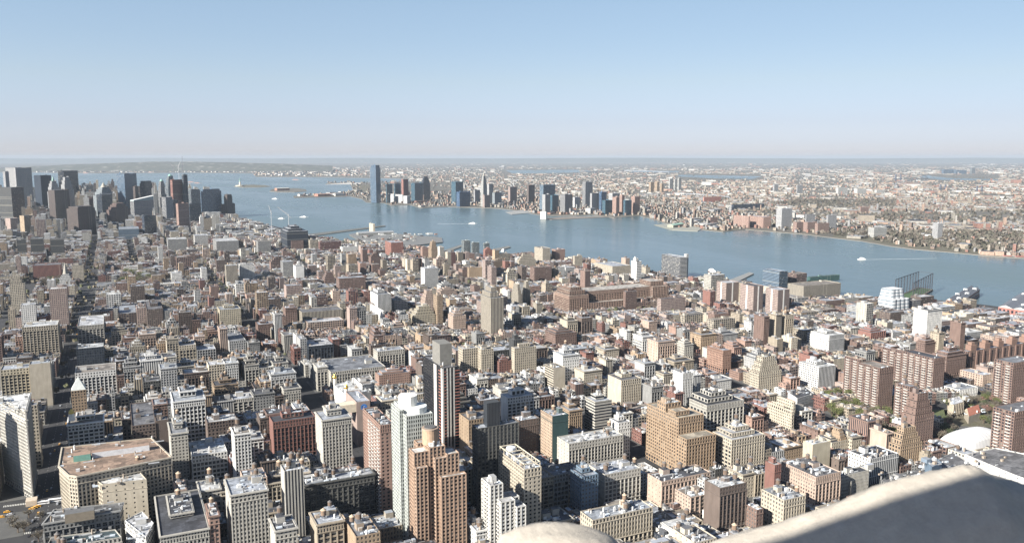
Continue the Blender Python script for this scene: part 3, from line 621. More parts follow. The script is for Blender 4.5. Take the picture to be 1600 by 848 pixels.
JER = '''
glass_skyscraper|587|258|317|578|594|steel|c|c|tallest blue glass skyscraper alone on the far shore
dark_glass_office|604|288|317|603|613|teal|c|c|small dark teal office right of the tallest skyscraper
dark_glass_office|617|287|316|616|626|teal|c|c|teal office left of the red building site
red_site_tower|630|280|312|627|638|redsteel|v|v|red steel tower rising on the far shore
curved_glass_tower|648|286|316|642|661|teal|c|c|sail-like teal tower with bright edge
crowned_dark_tower|661|276|312|658|672|dark|c|c|dark tower with notched crown on the far shore
pale_waterside_block|615|303|317|604|616|white|p|p|pale block at the foot of the small dark teal office
pale_waterside_block|629|304|317|617|630|white|p|p|pale block below the red building site
pale_waterside_block|636|306|318|630|641|white|p|p|pale block left of the sail-like tower
two_tone_tower|712|284|318|705|724|teal|c|c|two-tone teal tower with black half
blue_waterside_tower|718|300|323|713|735|blue|c|c|pale blue glass tower on the waterside
white_round_tower|742|297|318|740|750|white|v|v|white tower left of the tall cream tower
tall_cream_tower|755|275|323|751|761|cream|v|v|tallest cream tower with pointed top on the far shore
silver_tower|764|287|320|761|771|lgrey|b|b|silver banded tower beside the tallest cream tower
brown_waterside_tower|757|305|324|754|766|pinkish|v|v|brownish tower at the foot of the tallest cream tower
grey_waterside_block|773|301|320|769|784|grey|v|v|grey block right of the silver tower
far_brown_tower|797|292|317|794|808|pinkish|v|v|pinkish tower near the middle of the far shore
slim_brown_tower|826|289|317|823|836|brown|v|v|slim brown tower standing apart on the far shore
blue_office|849|289|330|843|868|sky|c|c|blue office with pale edge behind the green pair
green_pair_tower|852|304|334|847|860|pale|v|v|pale green tower of the waterside pair
dark_teal_block|863|305|332|859|873|teal|c|c|dark teal block between the pale green towers
green_wide_tower|883|304|334|875|895|pale|c|c|wide green-grey tower on the waterside
white_low_tower|898|308|326|895|906|white|p|p|white low tower with green roof
tall_two_face_tower|915|284|322|910|926|lgrey|v|c|tallest white and dark tower of the northern cluster
white_mid_tower|925|302|330|922|937|lgrey|v|v|white tower right of the tallest of the northern cluster
blue_roof_tower|940|300|330|936|948|blue|c|c|blue tower with pointed roof
teal_waterside_tower|946|313|335|941|957|teal|c|c|teal and white tower on the waterside
salmon_tower|963|308|336|957|968|salmon|v|v|salmon brick tower of the waterside row
rear_salmon_tower|972|305|334|968|976|salmon|v|v|narrow salmon tower squeezed in the waterside row
small_teal_tower|977|313|336|974|987|teal|c|c|small teal tower near the end of the waterside row
end_salmon_tower|992|307|335|986|1000|salmon|v|v|salmon tower ending the waterside row
grey_rear_block|957|302|326|951|969|lgrey|b|b|pale grey block behind the waterside row
river_vent_tower|853|331|343|844|855|cream|n|n|small cream vent tower standing in the river
hill_tower|1017|285|300|1014|1022|tan|v|v|tan tower, first of the hillside cluster
hill_tower|1027|284|300|1023|1030|tan|v|v|tan tower, second of the hillside cluster
hill_tower|1034|287|300|1031|1037|tan|v|v|tan tower, third of the hillside cluster
hill_slab|1047|279|298|1045|1052|cream|v|v|cream slab, first of three on the far hill
hill_slab|1055|280|298|1053|1058|cream|v|v|cream slab, second of three on the far hill
hill_slab|1061|278|298|1059|1065|cream|v|v|cream slab, third of three on the far hill
bright_red_shed|1100|308|317|1099|1126|redsteel|n|n|bright red boxy warehouse inland
long_dark_shed|1146|320|328|1143|1193|dark|v|v|long dark shed behind the brick factory
brick_factory|1170|338|356|1147|1172|salmon|p|v|brick factory apartments by the park pier
brick_factory|1193|339|356|1172|1204|salmon|p|v|twin brick factory apartments right of the first
clock_hall|1110|340|352|1105|1121|brick|p|p|brick hall beside the ferry terminal
grey_white_tower|1222|326|358|1214|1237|lgrey|v|b|grey tower with white stripe on the college shore
white_shore_tower|1260|335|354|1259|1273|white|v|v|white slab behind the brick trio
white_shore_tower|1294|336|358|1292|1306|white|v|v|white slab right of the brick trio
brick_trio_block|1245|347|361|1240|1256|brick|p|p|brick block, leftmost of the shore trio
brick_trio_block|1262|347|362|1256|1274|brick|p|p|brick block in the middle of the shore trio
brick_trio_block|1278|349|364|1274|1294|brick|p|p|brick block, rightmost of the shore trio
cream_shore_block|1366|356|371|1358|1383|cream|b|b|cream block with glass corner on the shore
lone_striped_tower|1466|349|375|1459|1472|white|v|v|lone white tower with red stripes above the bank
far_cream_slab|1310|293|304|1307|1323|cream|p|p|cream slab inland, leftmost of the far three
far_cream_slab|1340|295|304|1335|1352|cream|p|p|cream slab inland, middle of the far three
far_cream_slab|1370|297|303|1367|1381|cream|p|p|cream slab inland, rightmost of the far three
far_grey_tower|1246|289|303|1245|1254|lgrey|v|v|grey white tower inland with dark base
far_white_tower|1210|288|300|1208|1216|white|v|v|white tower inland, left of the grey white one
dark_far_block|1475|265|272|1472|1490|steel|c|c|dark blue block far off at the city on the horizon
dark_far_block|1494|266|272|1491|1507|steel|c|c|second dark blue block far off on the horizon
horizon_tower|1519|262|272|1517|1523|grey|c|c|highest tower of the horizon city
inland_brown_block|1345|324|333|1344|1356|brick|p|p|brown block inland before the dark tree line
'''
SHAPE = dict(box=[(0, 0, 1, 1, 0, 1)], pent=[(0, 0, 1, 1, 0, .94), (.25, .35, .75, .85, .94, 1.04)], step=[(0, 0, 1, 1, 0, .84), (0.12, .2, .8, 1, .84, .93), (.3, .35, .7, .9, .93, 1.02)],
             zig=[(0, 0, 1, 1, 0, .62), (.07, .08, .93, .95, .62, .74), (.15, .16, .85, .9, .74, .86), (.24, .25, .78, .85, .86, 1.0)],
             zig2=[(0, 0, 1, 1, 0, .82), (.1, .12, .9, .9, .82, .92), (.3, .3, .7, .7, .92, 1.05)])
def solve(px, py, b):
    if b < 0:
        X, Y = G(px, py, -b); return X, Y, -b
    lo, hi = 3., 300.
    for _ in range(40):
        h = (lo + hi) / 2; X, Y = G(px, py, h)
        if proj(X, Y, 0)[1] > b: hi = h
        else: lo = h
    return X, Y, h
def find(fn, target, lo, hi):
    a, b = fn(lo), fn(hi); inc = b > a
    for _ in range(40):
        m = (lo + hi) / 2
        if (fn(m) < target) == inc: lo = m
        else: hi = m
    return (lo + hi) / 2
RECTS = []      # footprints already taken: x0,y0,x1,y1,h, seen-bottom y, px range
LANDMARK = []   # (x, y in the photo, short phrase)
def footprint(px, py, b, xl, xr):
    X, Y, h = solve(px, py, b); dist = math.hypot(X, Y); cap = 75 + dist * .012
    if X < -5:
        wx = find(lambda w: -proj(X - w, Y, h)[0], -xl, 3, 400)
        wy = find(lambda w: proj(X, Y + w, h)[0], xr, 3, 400) if xr - px > 1.6 else min(50, max(14, wx * .9))
        return X - wx, Y, X, Y + min(max(wy, 10), cap), h
    wx = find(lambda w: proj(X + w, Y, h)[0], xr, 3, 400)
    wy = find(lambda w: proj(X, Y + w, h)[0], xl, 3, 400) if px - xl > 1.2 else min(45, max(14, wx))
    return X, Y, X + wx, Y + min(max(wy, 10), cap if dist < 2500 else max(60, wx * 1.6)), h
def free(r):
    """a footprint trimmed so that it stands beside its neighbours"""
    x0, y0, x1, y1 = r[:4]
    for q in RECTS:
        ox, oy = min(x1, q[2]) - max(x0, q[0]), min(y1, q[3]) - max(y0, q[1])
        if ox > 0 and oy > 0:
            if ox < oy and x1 - x0 - ox > 6:
                if x0 < q[0]: x1 = q[0] - .3
                else: x0 = q[2] + .3
            elif y1 - y0 - oy > 6:
                if y0 < q[1]: y1 = q[1] - .3
                else: y0 = q[3] + .3
    return x0, y0, x1, y1
SPECIAL = []
def hero_rows(text):
    for ln in text.strip().splitlines():
        yield ln.split('|')
rng = random.Random(7)
def tiers_of(shape, x0, y0, x1, y1, h):
    w, d = x1 - x0, y1 - y0; out = []
    for a, b, c_, d_, z0, z1 in SHAPE[shape]:
        P = rect(x0 + a * w, y0 + b * d, x0 + c_ * w, y0 + d_ * d); out.append((P, z0 * h if z0 else 0, z1 * h))
    return out
def take(x0, y0, x1, y1, h, xl, xr, bot):
    RECTS.append((x0, y0, x1, y1, h, bot, xl, xr, math.hypot((x0 + x1) / 2, y0)))
def short(label): return label
def prism(name, label, px_list, h, col, sty, side, ztop=None, b0=0., level=None, **kw):
    """a building whose roof outline is seen at the given photo points at height h"""
    P = [G(x, y, h) for x, y in px_list]
    area = sum(P[i][0] * P[(i + 1) % len(P)][1] - P[(i + 1) % len(P)][0] * P[i][1] for i in range(len(P)))
    if area < 0: P = P[::-1]
    X = [p[0] for p in P]; Y = [p[1] for p in P]
    take(min(X), min(Y), max(X), max(Y), h, min(x for x, _ in px_list), max(x for x, _ in px_list), max(y for _, y in px_list) + 10)
    return P, building(name, label, [(P, b0, h)], C[col], sty, rng, 2 if level is None else level, side=side, **kw)
# ---- ground, river and far shore
def outline(pts, ext): return [G(x, y) for x, y in pts] + ext
water = poly_obj('river_water', [(-45000, -3000), (70000, -3000), (70000, 75000), (-45000, 75000)], -2.0, MW)
MAN = [(1622, 488), (1540, 476), (1470, 469), (1400, 468), (1320, 464), (1250, 457), (1200, 449), (1130, 437), (1075, 433), (1040, 430), (1000, 424), (940, 411), (900, 403), (850, 399), (780, 400), (700, 395), (690, 391), (600, 382), (520, 374), (480, 366), (440, 356), (402, 347), (376, 341), (364, 334), (352, 331), (330, 329)]
man = [G(x, y) for x, y in MAN]
shore_xy = sorted([(y, x) for x, y in man]); SY = [a for a, _ in shore_xy]; SX = [b for _, b in shore_xy]
MANP = [(2300, -400)] + man + [(-1500, 5300), (-2600, 3500), (-2600, -400)]
poly_obj('street_ground', MANP, 0.0, MASPH)
# the river wall
def quay(name, pts, z0, z1, col):
    a = Acc()
    for p, q in zip(pts, pts[1:]): a.add([(*q, z0), (*p, z0), (*p, z1), (*q, z1)], col)
    return tag(a.build(name, [MT]), kind='structure')
quay('river_quay', MANP[:-3], -2.1, 0.0, (.2, .19, .17))
NJ = [(1720, 412), (1600, 403), (1540, 399), (1490, 394), (1430, 389), (1390, 384), (1345, 376), (1300, 371), (1262, 366), (1200, 361), (1165, 358), (1130, 362), (1100, 359), (1092, 357), (1062, 357), (1048, 351), (1020, 342), (1000, 337), (960, 340), (925, 336), (900, 337), (850, 337), (800, 328), (770, 325), (735, 324), (700, 323), (660, 325), (640, 320), (612, 321), (600, 317), (572, 316), (566, 311), (548, 307), (500, 308), (460, 309), (458, 306), (540, 303), (552, 296), (546, 287), (509, 287.5), (512, 285.5), (578, 285), (640, 284), (640, 279.5), (560, 278), (500, 277), (400, 276.5), (395, 271), (300, 270), (150, 271), (0, 269), (-250, 268), (-250, 251.4), (2100, 251.4)]
poly_obj('far_shore_land', [G(x, y) for x, y in NJ], -.6, MLAND)
quay('far_shore_quay', [G(x, y) for x, y in NJ[:-2]][::-1], -2.1, -.6, (.22, .2, .17))
for i, pts in enumerate(([(790, 266), (900, 265.2), (935, 268.5), (870, 270.5), (800, 271)], [(1060, 273), (1190, 275.5), (1175, 280), (1120, 279), (1060, 276)], [(1450, 274), (1480, 278), (1560, 280), (1560, 282), (1470, 281), (1430, 276)], [(990, 267), (1060, 267.5), (1060, 269.5), (985, 269)])):
    poly_obj('bay_water', [G(x, y) for x, y in pts], -.3, MW)
for nm, pts, m in (('island', [(365, 291.5), (372, 289), (395, 288.6), (415, 289.5), (424, 291.5), (405, 292.8), (380, 293)], MGRASS), ('island', [(421, 299), (425, 295.5), (440, 294), (465, 294.2), (478, 296), (479, 299), (460, 300.5), (432, 300.3)], MLAND)):
    P = [G(x, y) for x, y in pts]; poly_obj(nm, P, 0., m); quay('island_shore', (P + P[:1])[::-1], -2.1, 0., (.25, .24, .22))
def parkland(name, pts, z=.05): return poly_obj(name, [G(x, y) for x, y in pts], z, MGRASS)
parkland('shore_park_grass', [(552, 303), (575, 302), (578, 290), (552, 288)], -.5)
parkland('pier_park_grass', [(1100, 358.5), (1130, 361), (1160, 357.5), (1110, 355)], -.5)
parkland('river_bank_grass', [(1300, 370), (1345, 375), (1430, 388), (1600, 402), (1600, 388), (1450, 375), (1380, 362), (1310, 362)], -.5)
# ---- hills on the horizon
def ridge(name, pts, width, base=-5):
    """crest seen at photo points, at the given distance along the view"""
    a = Acc(); P = []
    for x, ytop, ybase in pts:
        X, Y = G(x, ybase); d = math.hypot(X, Y); dx, dy = X / d, Y / d
        h = max(4., H * 1. - (H) * 1.) + 0
        # height at distance d+width/2 whose picture row is ytop
        Xc, Yc = X + dx * width * .5, Y + dy * width * .5; lo, hi = -5., 900.
        for _ in range(30):
            m_ = (lo + hi) / 2
            if proj(Xc, Yc, m_)[1] > ytop: lo = m_
            else: hi = m_
        P.append(((X, Y), (X + dx * width * .25, Y + dy * width * .25), (Xc, Yc), (X + dx * width, Y + dy * width), lo))
    for p, q in zip(P, P[1:]):
        f = lambda r, k: (*r[k], (base, r[4] * .7, r[4], base)[k])
        for k in range(3): a.add([f(p, k), f(q, k), f(q, k + 1), f(p, k + 1)], (.1, .1, .1))
    return tag(a.build(name, [MHILL]), kind='structure')
rr = random.Random(3)
ridge('island_hill', [(x, 252.5 + 9 * abs((x - 290) / 260) ** 1.7 + rr.uniform(-.4, .4) if x < 290 else 252.5 + 7.5 * ((x - 290) / 260) ** 1.3 + rr.uniform(-.4, .4), 268.5) for x in range(-60, 521, 20)], 2500)
ridge('western_ridge', [(x, 247.2 + .5 * math.sin(x * .011) + rr.uniform(-.25, .25), 254.) for x in range(480, 1800, 30)], 5000)
ridge('southern_ridge', [(x, 247.3 + .4 * math.sin(x * .02) + rr.uniform(-.2, .2), 254.) for x in range(-150, 620, 30)], 5000)

# ---- singular buildings
NAMED = []
def note(obj, x, y, phrase): LANDMARK.append((x, y, phrase))
# the triangular tower
ft = [G(40, 640, 87), G(47.5, 613, 87), G(3, 613, 87)]
pr = ft[0]; w5, wb = ft[1], (ft[1][0] - 27, ft[1][1] - 3); arc = []
d1 = np.array(wb) - np.array(pr); d1 /= np.linalg.norm(d1); d2 = np.array(w5) - np.array(pr); d2 /= np.linalg.norm(d2); pr_ = np.array(pr)
arc = [tuple(pr_ + d1 * 4.5), tuple(pr_ + d1 * 1.6 + d2 * .2 + np.array([0, -.6])), tuple(pr_ + d2 * 1.4 + np.array([.4, -.3])), tuple(pr_ + d2 * 4)]
tri = arc + [tuple(w5), tuple(wb)]
take(wb[0], pr[1], w5[0] + 2, w5[1], 87, 0, 48, 775)
mid = np.mean(np.array(tri), 0)
fl = building('triangular_tower', 'wedge-shaped pale stone tower with rounded prow between two avenues', [(tri, 0, 78), ([tuple(mid + (np.array(p) - mid) * 1.025) for p in tri], 78, 87)], (.38, .365, .33), 'q', rng, 2, roofc=(.55, .55, .54), clutter=9, tanks=0, corn=1.1, bulk=1)
a = Acc(); a.box(pr[0] - 5, pr[1] - 12, 0, pr[0] + 4, pr[1] - 2, 5, (.5, .42, .33)); a.build('prow_pavilion', [MT], fl, (np.mean([p[0] for p in tri + [tuple(mid + (np.array(p) - mid) * 1.025) for p in tri]]), 0, 0)).location = (0, 0, 0)
LANDMARK.append((30, 690, 'triangular tower'))
def with_origin(root, acc, name, mats, parent=None):
    o = acc.build(name, mats, parent or root, tuple(root.location)); return o
bpy.data.objects.remove([c for c in fl.children if c.name.startswith('prow_pavilion')][0])
a = Acc(); a.box(pr[0] - 5, pr[1] - 12, 0, pr[0] + 4, pr[1] - 2, 5, (.5, .42, .33)); with_origin(fl, a, 'prow_pavilion', [MT])
# pale corner building with the chamfered sunlit side, and the cream block before it
P, o = prism('chamfered_office', 'pale office with chamfered sunlit side and rust-brown roof beside the crossing', [(92, 727), (107, 741), (120, 743), (268, 713), (236, 683), (97, 698)], 58, 'cream', 'q', 'q', corn=1.05, clutter=6, roofc=(.24, .17, .125), bulk=0)
a = Acc(); x0, y0 = G(160, 712, 58); x1, y1 = G(232, 690, 58); a.box(x0 - 8, y0, 57, x1, y0 + 7, 62, (.55, .56, .58), topcol=(.28, .19, .14)); with_origin(o, a, 'white_roof_house', [MT])
a = Acc(); a.box(x0 - 22, y0 - 3, 57, x0 - 9, y0 + 6, 62.5, (.14, .3, .25), topcol=(.28, .19, .14)); with_origin(o, a, 'green_roof_house', [MT])
LANDMARK.append((200, 710, 'rust-roofed chamfered office'))
P, o = prism('blank_front_block', 'cream block with nearly blank front wall in front of the chamfered office', [(125, 733), (160, 756), (229, 748), (206, 722), (131, 728)], 50, 'cream', 's', 'q', clutter=5, roofc=(.42, .42, .41), bulk=1, tanks=1)
LANDMARK.append((190, 765, 'blank cream block'))
P, o = prism('pilastered_block', 'blackened stone block with grid of big window bays at the bottom left', [(67, 817), (187, 796), (192, 784), (85, 795)], 40, 'grey', 'r', 'r', clutter=4, roofc=(.1, .1, .1), bulk=0, corn=1.2)
x0, y0 = G(101, 808, 44); a = Acc(); a.box(x0, y0, 39, x0 + 20, y0 + 9, 46, (.2, .17, .13), topcol=(.12, .12, .12)); with_origin(o, a, 'brick_roof_house', [MT])
LANDMARK.append((130, 830, 'pilastered block'))
P, o = prism('teal_roof_building', 'small building with teal sloped roof and tan tanks at the bottom edge', [(70, 858), (190, 838), (180, 826), (80, 838)], 30, 'lime', 'r', 'p', clutter=3, roofc=(.05, .075, .085), bulk=0, tanks=3)
P, o = prism('white_step_block', 'low grey-roofed block with white side left of the balustraded block', [(195, 812), (228, 838), (240, 816), (222, 798)], 34, 'white', 'p', 'p', clutter=5, roofc=(.4, .41, .43), bulk=1)
# glass tower with white drum
X, Y, h = solve(635, 650, 858); x1 = X + 22; yl = Y + 17
def blk(x0, y0, x1_, y1_, z0, z1): return (rect(x0, y0, x1_, y1_), z0, z1)
take(X - 2, Y, x1, Y + 36, h, 615, 675, 800)
o = building('pale_glass_tower', 'pale green glass tower with white drum on top left of the peach tower', [blk(X, Y, x1, Y + 22, 0, h), blk(X - 3, Y + 8, X, Y + 30, 0, h + 3), blk(X, Y + 22, X + 12, Y + 32, 0, h + 4)], (.37, .39, .37), 'm', rng, 1, side='d', roofc=(.5, .5, .48), clutter=4, bulk=0)
a = Acc(); a.cyl(X + 7, Y + 17, h - 1, h + 12, 7.5, 7.5, 16, (.72, .7, .64)); a.cyl(X + 12, Y + 12, h - 1, h + 4, 9, 9, 16, (.6, .62, .6)); with_origin(o, a, 'white_drum', [MT])
LANDMARK.append((645, 700, 'pale green glass tower'))
# peach tower of bays with a round cap
X, Y, h = solve(671, 699, 874)
take(X - 14, Y - 12, X + 30, Y + 22, h, 637, 733, 845)
T = [blk(X, Y, X + 13, Y + 14, 0, h), blk(X - 12, Y + 2, X, Y + 14, 0, h - 3), blk(X - 5, Y + 14, X + 13, Y + 22, 0, h), blk(X + 13, Y - 4, X + 23, Y + 12, 0, h - 6), blk(X + 6, Y - 9, X + 27, Y - 4, 0, h - 22), blk(X - 12, Y - 2, X - 2, Y + 2, 0, h - 14), blk(X + 3, Y - 4, X + 13, Y, 0, h - 8)]
o = building('peach_bay_tower', 'tall peach brick tower of many stepped bays with round cap', T, (.33, .235, .175), 'd', rng, 2, side='d', roofc=(.5, .48, .45), clutter=4, bulk=0)
a = Acc(); a.cyl(X + 5, Y + 12, h - 1, h + 11, 6.3, 6.3, 22, (.36, .25, .17)); a.cyl(X + 5, Y + 12, h + 11, h + 12, 6.6, 6.6, 22, (.33, .25, .19)); with_origin(o, a, 'round_cap', [MT])
a = Acc(); a.cyl(X + 5, Y + 12, h + 12.02, h + 12.8, 4.6, 4.6, 20, (.1, .1, .1)); with_origin(o, a, 'cooling_well', [MT])
LANDMARK.append((690, 770, 'peach tower of bays'))
# white balconied tower
X, Y, h = solve(766, 758, 880)
take(X, Y - 8, X + 28, Y + 22, h, 747, 813, 845)
o = building('white_balcony_tower', 'bright white stepped tower with dark glass balconies', [blk(X, Y, X + 11, Y + 17, 0, h), blk(X + 6, Y - 7, X + 18, Y, 0, h - 12), blk(X + 11, Y, X + 25, Y + 12, 0, h - 13), blk(X + 18, Y - 10, X + 26, Y, 0, h - 17)], (.5, .49, .46), 'd', rng, 2, side='d', roofc=(.3, .3, .3), clutter=5, balc=True, bulk=1)
LANDMARK.append((775, 800, 'white balconied tower'))
# the golden tower
X, Y, h1 = solve(1073, 686, 752); X2, Y2 = G(1117, 677, h1); wy = G(1010, 640, h1)[1] - Y
wx = X2 - X; wy = 70; k = 22.
take(X, Y, X + wx, Y + wy, h1, 1012, 1118, 740)
o = building('golden_tower', 'massive golden brown tower with setbacks catching the sun', [blk(X, Y, X + wx, Y + 16, 0, h1), blk(X + 2, Y + 16, X + wx - 3, Y + wy, 0, h1 + k * .75), blk(X + 2.2, Y + 38, X + wx * .6, Y + 52, h1 + k * .75, h1 + k + 3), blk(X + 3, Y + 22, X + wx * .55, Y + 35, h1 + k * .75, h1 + k * .95)], (.28, .205, .14), 'q', rng, 2, side='q', roofc=(.3, .27, .22), clutter=8, bulk=2, tanks=1)
LANDMARK.append((1060, 670, 'golden tower'))
# the brick giant that fills a whole block
X, Y, h = solve(893, 462, 492); xe = find(lambda w: proj(X + w, Y, h)[0], 1031, 10, 600)
print('GIANT', X, Y, h, xe)
W = 245.; D = 62.; X = X - 5
take(X, Y, X + W, Y + D, h, 868, 1052, 488)
o = building('brick_giant', 'enormous stepped pinkish brick building filling a whole block', [blk(X, Y, X + 45, Y + D, 0, h), blk(X + 45, Y, X + W, Y + 14, 0, h * .55), blk(X + 45, Y + 14, X + W, Y + D, 0, h * 1.1), blk(X + 4, Y + 6, X + 40, Y + D - 4, h, h * 1.22), blk(X + 9, Y + 12, X + 35, Y + D - 8, h * 1.22, h * 1.38), blk(X + W - 40, Y + 4, X + W, Y + 14, h * .55, h * 1.1), blk(X + W - 38, Y + 16, X + W - 4, Y + D - 6, h * 1.1, h * 1.35)], (.245, .175, .14), 'g', rng, 1, side='g', roofc=(.35, .33, .3), clutter=20, bulk=4)
LANDMARK.append((950, 455, 'brick giant'))
# clock tower and added offices outside the picture that throw shade into it
for nm_, lb_, x_, y_, w_, h_ in (('clock_tower', 'tall pale clock tower east of the square, outside the picture', -262, 828, 24, 150), ('added_square_office', 'broad pale office east of the square, outside the picture', -300, 740, 60, 58), ('added_square_office', 'brown office block further east, outside the picture', -330, 905, 70, 66), ('added_avenue_office', 'pale office beside the avenue, outside the picture', -190, 1010, 40, 52)):
    building(nm_, lb_, [blk(x_, y_, x_ + w_, y_ + w_, 0, h_)], C['lime'], 'q', rng, 0, clutter=0)
# heroes from the table
def dist_(px, py, b): X, Y, h = solve(px, py, b); return math.hypot(X, Y)
def put_rows(text, zone):
    for r in hero_rows(text):
        if zone == 0: nm, px, py, b, xl, xr, col, st, sd, shp, opt, lab = r
        else: nm, px, py, b, xl, xr, col, st, sd, lab = r; shp, opt = 'box', ''
        px, py, b, xl, xr = float(px), float(py), float(b), float(xl), float(xr)
        x0, y0, x1, y1, h = footprint(px, py, b, xl, xr); bot = py + .8 * (proj((x0 + x1) / 2, y0, 0)[1] - py)
        opts = {}
        for kk in opt.split(','):
            if kk.startswith('tanks'): opts['tanks'] = int(kk[5:])
            elif kk.startswith('clutter'): opts['clutter'] = int(kk[7:])
            elif kk == 'cornice': opts['corn'] = 1.05
            elif kk == 'nobulk': opts['bulk'] = 0
            elif kk == 'balc': opts['balc'] = True
            elif kk == 'peachside': opts['sidecol'] = (.34, .26, .195)
        if zone == 1 and h > 45 and dist_(px, py, b) > 3300 or zone == 2:
            if zone == 1 and not (xl + 2 < px < xr - 1.5): px = xl + (.3 if len(lab) % 2 else .38) * (xr - xl)
            # far shore: blocks turned so that one side takes the morning sun
            X, Y, h = solve(px, py, b); d = math.hypot(X, Y); v = np.array([X, Y]) / d; r_ = np.array([v[1], -v[0]])
            wl, wr = max(1.2, px - xl) * d / F / .72, max(1.2, xr - px) * d / F / .72
            dl, dr = (v - r_) * .707, (v + r_) * .707; c0 = np.array([X, Y])
            P = [tuple(c0), tuple(c0 + dr * wr), tuple(c0 + dr * wr + dl * wl), tuple(c0 + dl * wl)]; T = [(P, -.6, h)]; lev = 0; cm = np.mean(np.array(P), 0)
            def shrink(k): return [tuple(cm + (np.array(p) - cm) * k) for p in P]
            if nm in ('domed_tower', 'domed_tall_tower', 'stepped_grey_tower', 'gothic_tower', 'brick_ziggurat', 'stepped_stone_tower', 'tall_cream_tower', 'crowned_dark_tower'): T = [(P, -.6, h * .72), (shrink(.84), h * .72, h * .84), (shrink(.68), h * .84, h * .93), (shrink(.5), h * .93, h)]
            elif nm in ('brown_crown_tower', 'pyramid_top_tower', 'notched_dark_tower', 'glass_skyscraper', 'glass_bank_tower', 'brown_stub_tower'): T = [(P, -.6, h * .93), (shrink(.85), h * .93, h)]
            xs = [p[0] for p in P]; ys = [p[1] for p in P]; take(min(xs), min(ys), max(xs), max(ys), h, xl, xr, bot)
            side = st; front = sd; side_arg = sd
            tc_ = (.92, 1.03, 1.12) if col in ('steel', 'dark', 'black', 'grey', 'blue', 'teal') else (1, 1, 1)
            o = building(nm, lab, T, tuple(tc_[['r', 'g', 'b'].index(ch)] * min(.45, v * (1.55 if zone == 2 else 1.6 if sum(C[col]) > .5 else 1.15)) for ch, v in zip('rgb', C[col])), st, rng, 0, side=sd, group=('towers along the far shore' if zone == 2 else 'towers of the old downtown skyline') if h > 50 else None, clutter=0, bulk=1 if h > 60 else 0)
            cx, cy = cm; A = Acc(); R_ = min(wl, wr) * .34
            if nm in ('gothic_tower', 'stepped_stone_tower', 'tall_cream_tower'): A.cyl(cx, cy, h - 1, h + 26, R_ * .8, .5, 8, (.22, .34, .29) if nm == 'gothic_tower' else (.3, .28, .24)); with_origin(o, A, 'spire', [MT])
            if nm in ('domed_tower', 'domed_tall_tower'):
                for k_ in range(4): A.cyl(cx, cy, h + k_ * 3 - 1, h + k_ * 3 + 2, R_ * 1.2 * math.cos(k_ * .39), R_ * 1.2 * math.cos((k_ + 1) * .39), 12, (.22, .38, .33))
                with_origin(o, A, 'green_dome', [MT])
            if nm == 'wedge_building':
                Q = shrink(.999); A.add([(*Q[0], h + 4), (*Q[1], h + 22), (*Q[2], h + 22), (*Q[3], h + 4)], (.6, .6, .58))
                for i_, j_ in ((0, 1), (1, 2), (2, 3), (3, 0)): zz = lambda q_: h + (22 if q_ in (1, 2) else 4); A.add([(*Q[i_], h - .3), (*Q[j_], h - .3), (*Q[j_], zz(j_)), (*Q[i_], zz(i_))], (.35, .45, .44))
                with_origin(o, A, 'sloping_roof', [MT])
            continue
        x0, y0, x1, y1 = free((x0, y0, x1, y1)); take(x0, y0, x1, y1, h, xl, xr, bot)
        dist = math.hypot(x0, y0); lev = 2 if dist < 860 and zone == 0 else 1 if dist < 1500 else 0
        T = tiers_of(shp, x0, y0, x1, y1, h)
        if 'frame' in opt: opts['clutter'] = 6
        if shp == 'zig2' or 'nodome' in opt: opts['corn'] = 1.2
        if nm in ('banded_hulk', 'brick_spire_block', 'stepped_tan_tower', 'bright_red_block', 'cream_hill_block', 'domed_white_house', 'stepped_grey_tower'):
            T = tiers_of('zig' if nm not in ('banded_hulk', 'bright_red_block') else 'step', x0, y0, x1, y1, h)
        o = building(nm, lab, T, C[col], st, rng, lev, side=sd, group='towers of the old downtown skyline' if zone == 1 and h > 60 else None, **opts)
        cx, cy = (x0 + x1) / 2, (y0 + y1) / 2
        if zone == 0 and lab: LANDMARK.append(((xl + xr) / 2, (py + bot) / 2, lab)); NAMED.append(lab)
        A = Acc()
        if nm == 'brick_slab_pair':
            A.box((x0 + x1) / 2 - 1.5, y0 - .5, 0, (x0 + x1) / 2 + 1.5, y0 - .01, h - .5, (.5, .49, .47), bottom=True); A.box(x0 - .5, (y0 + y1) / 2 - 2, 0, x0 - .01, (y0 + y1) / 2 + 2, h - .5, (.5, .49, .47), bottom=True); with_origin(o, A, 'white_stripe', [MT]); A = Acc()
        if 'stripes' in opt:
            for fr in (.0, .24, .42, .62): A.box(x0 + fr * (x1 - x0) + .1, y0 - .35, 0, x0 + fr * (x1 - x0) + 1.5, y0 - .01, h - .5, (.45, .44, .41), bottom=True)
            A.box(x0 - .35, y0 - .35, 0, x0 - .01, y0 + 3.2, h - .5, (.6, .58, .54)); A.box(x0 - .35, y0 + 16, 0, x0 - .01, y0 + 24, h - .5, (.42, .4, .38)); with_origin(o, A, 'white_stripes', [MT]); A = Acc()
            for f_ in range(2, int(h / 3.2)):
                z_ = f_ * 3.2
                for a_, b_ in ((.1, .22), (.72, 1.0)): A.box(x0 + a_ * (x1 - x0), y0 - .7, z_, x0 + b_ * (x1 - x0), y0 - .01, z_ + .35, (.4, .16, .12), bottom=True)
                A.box(x0 - .8, y0 + 3.4, z_, x0 - .01, y0 + 9, z_ + .4, (.42, .17, .12), bottom=True)
            with_origin(o, A, 'slab_edges', [MT]); A = Acc()
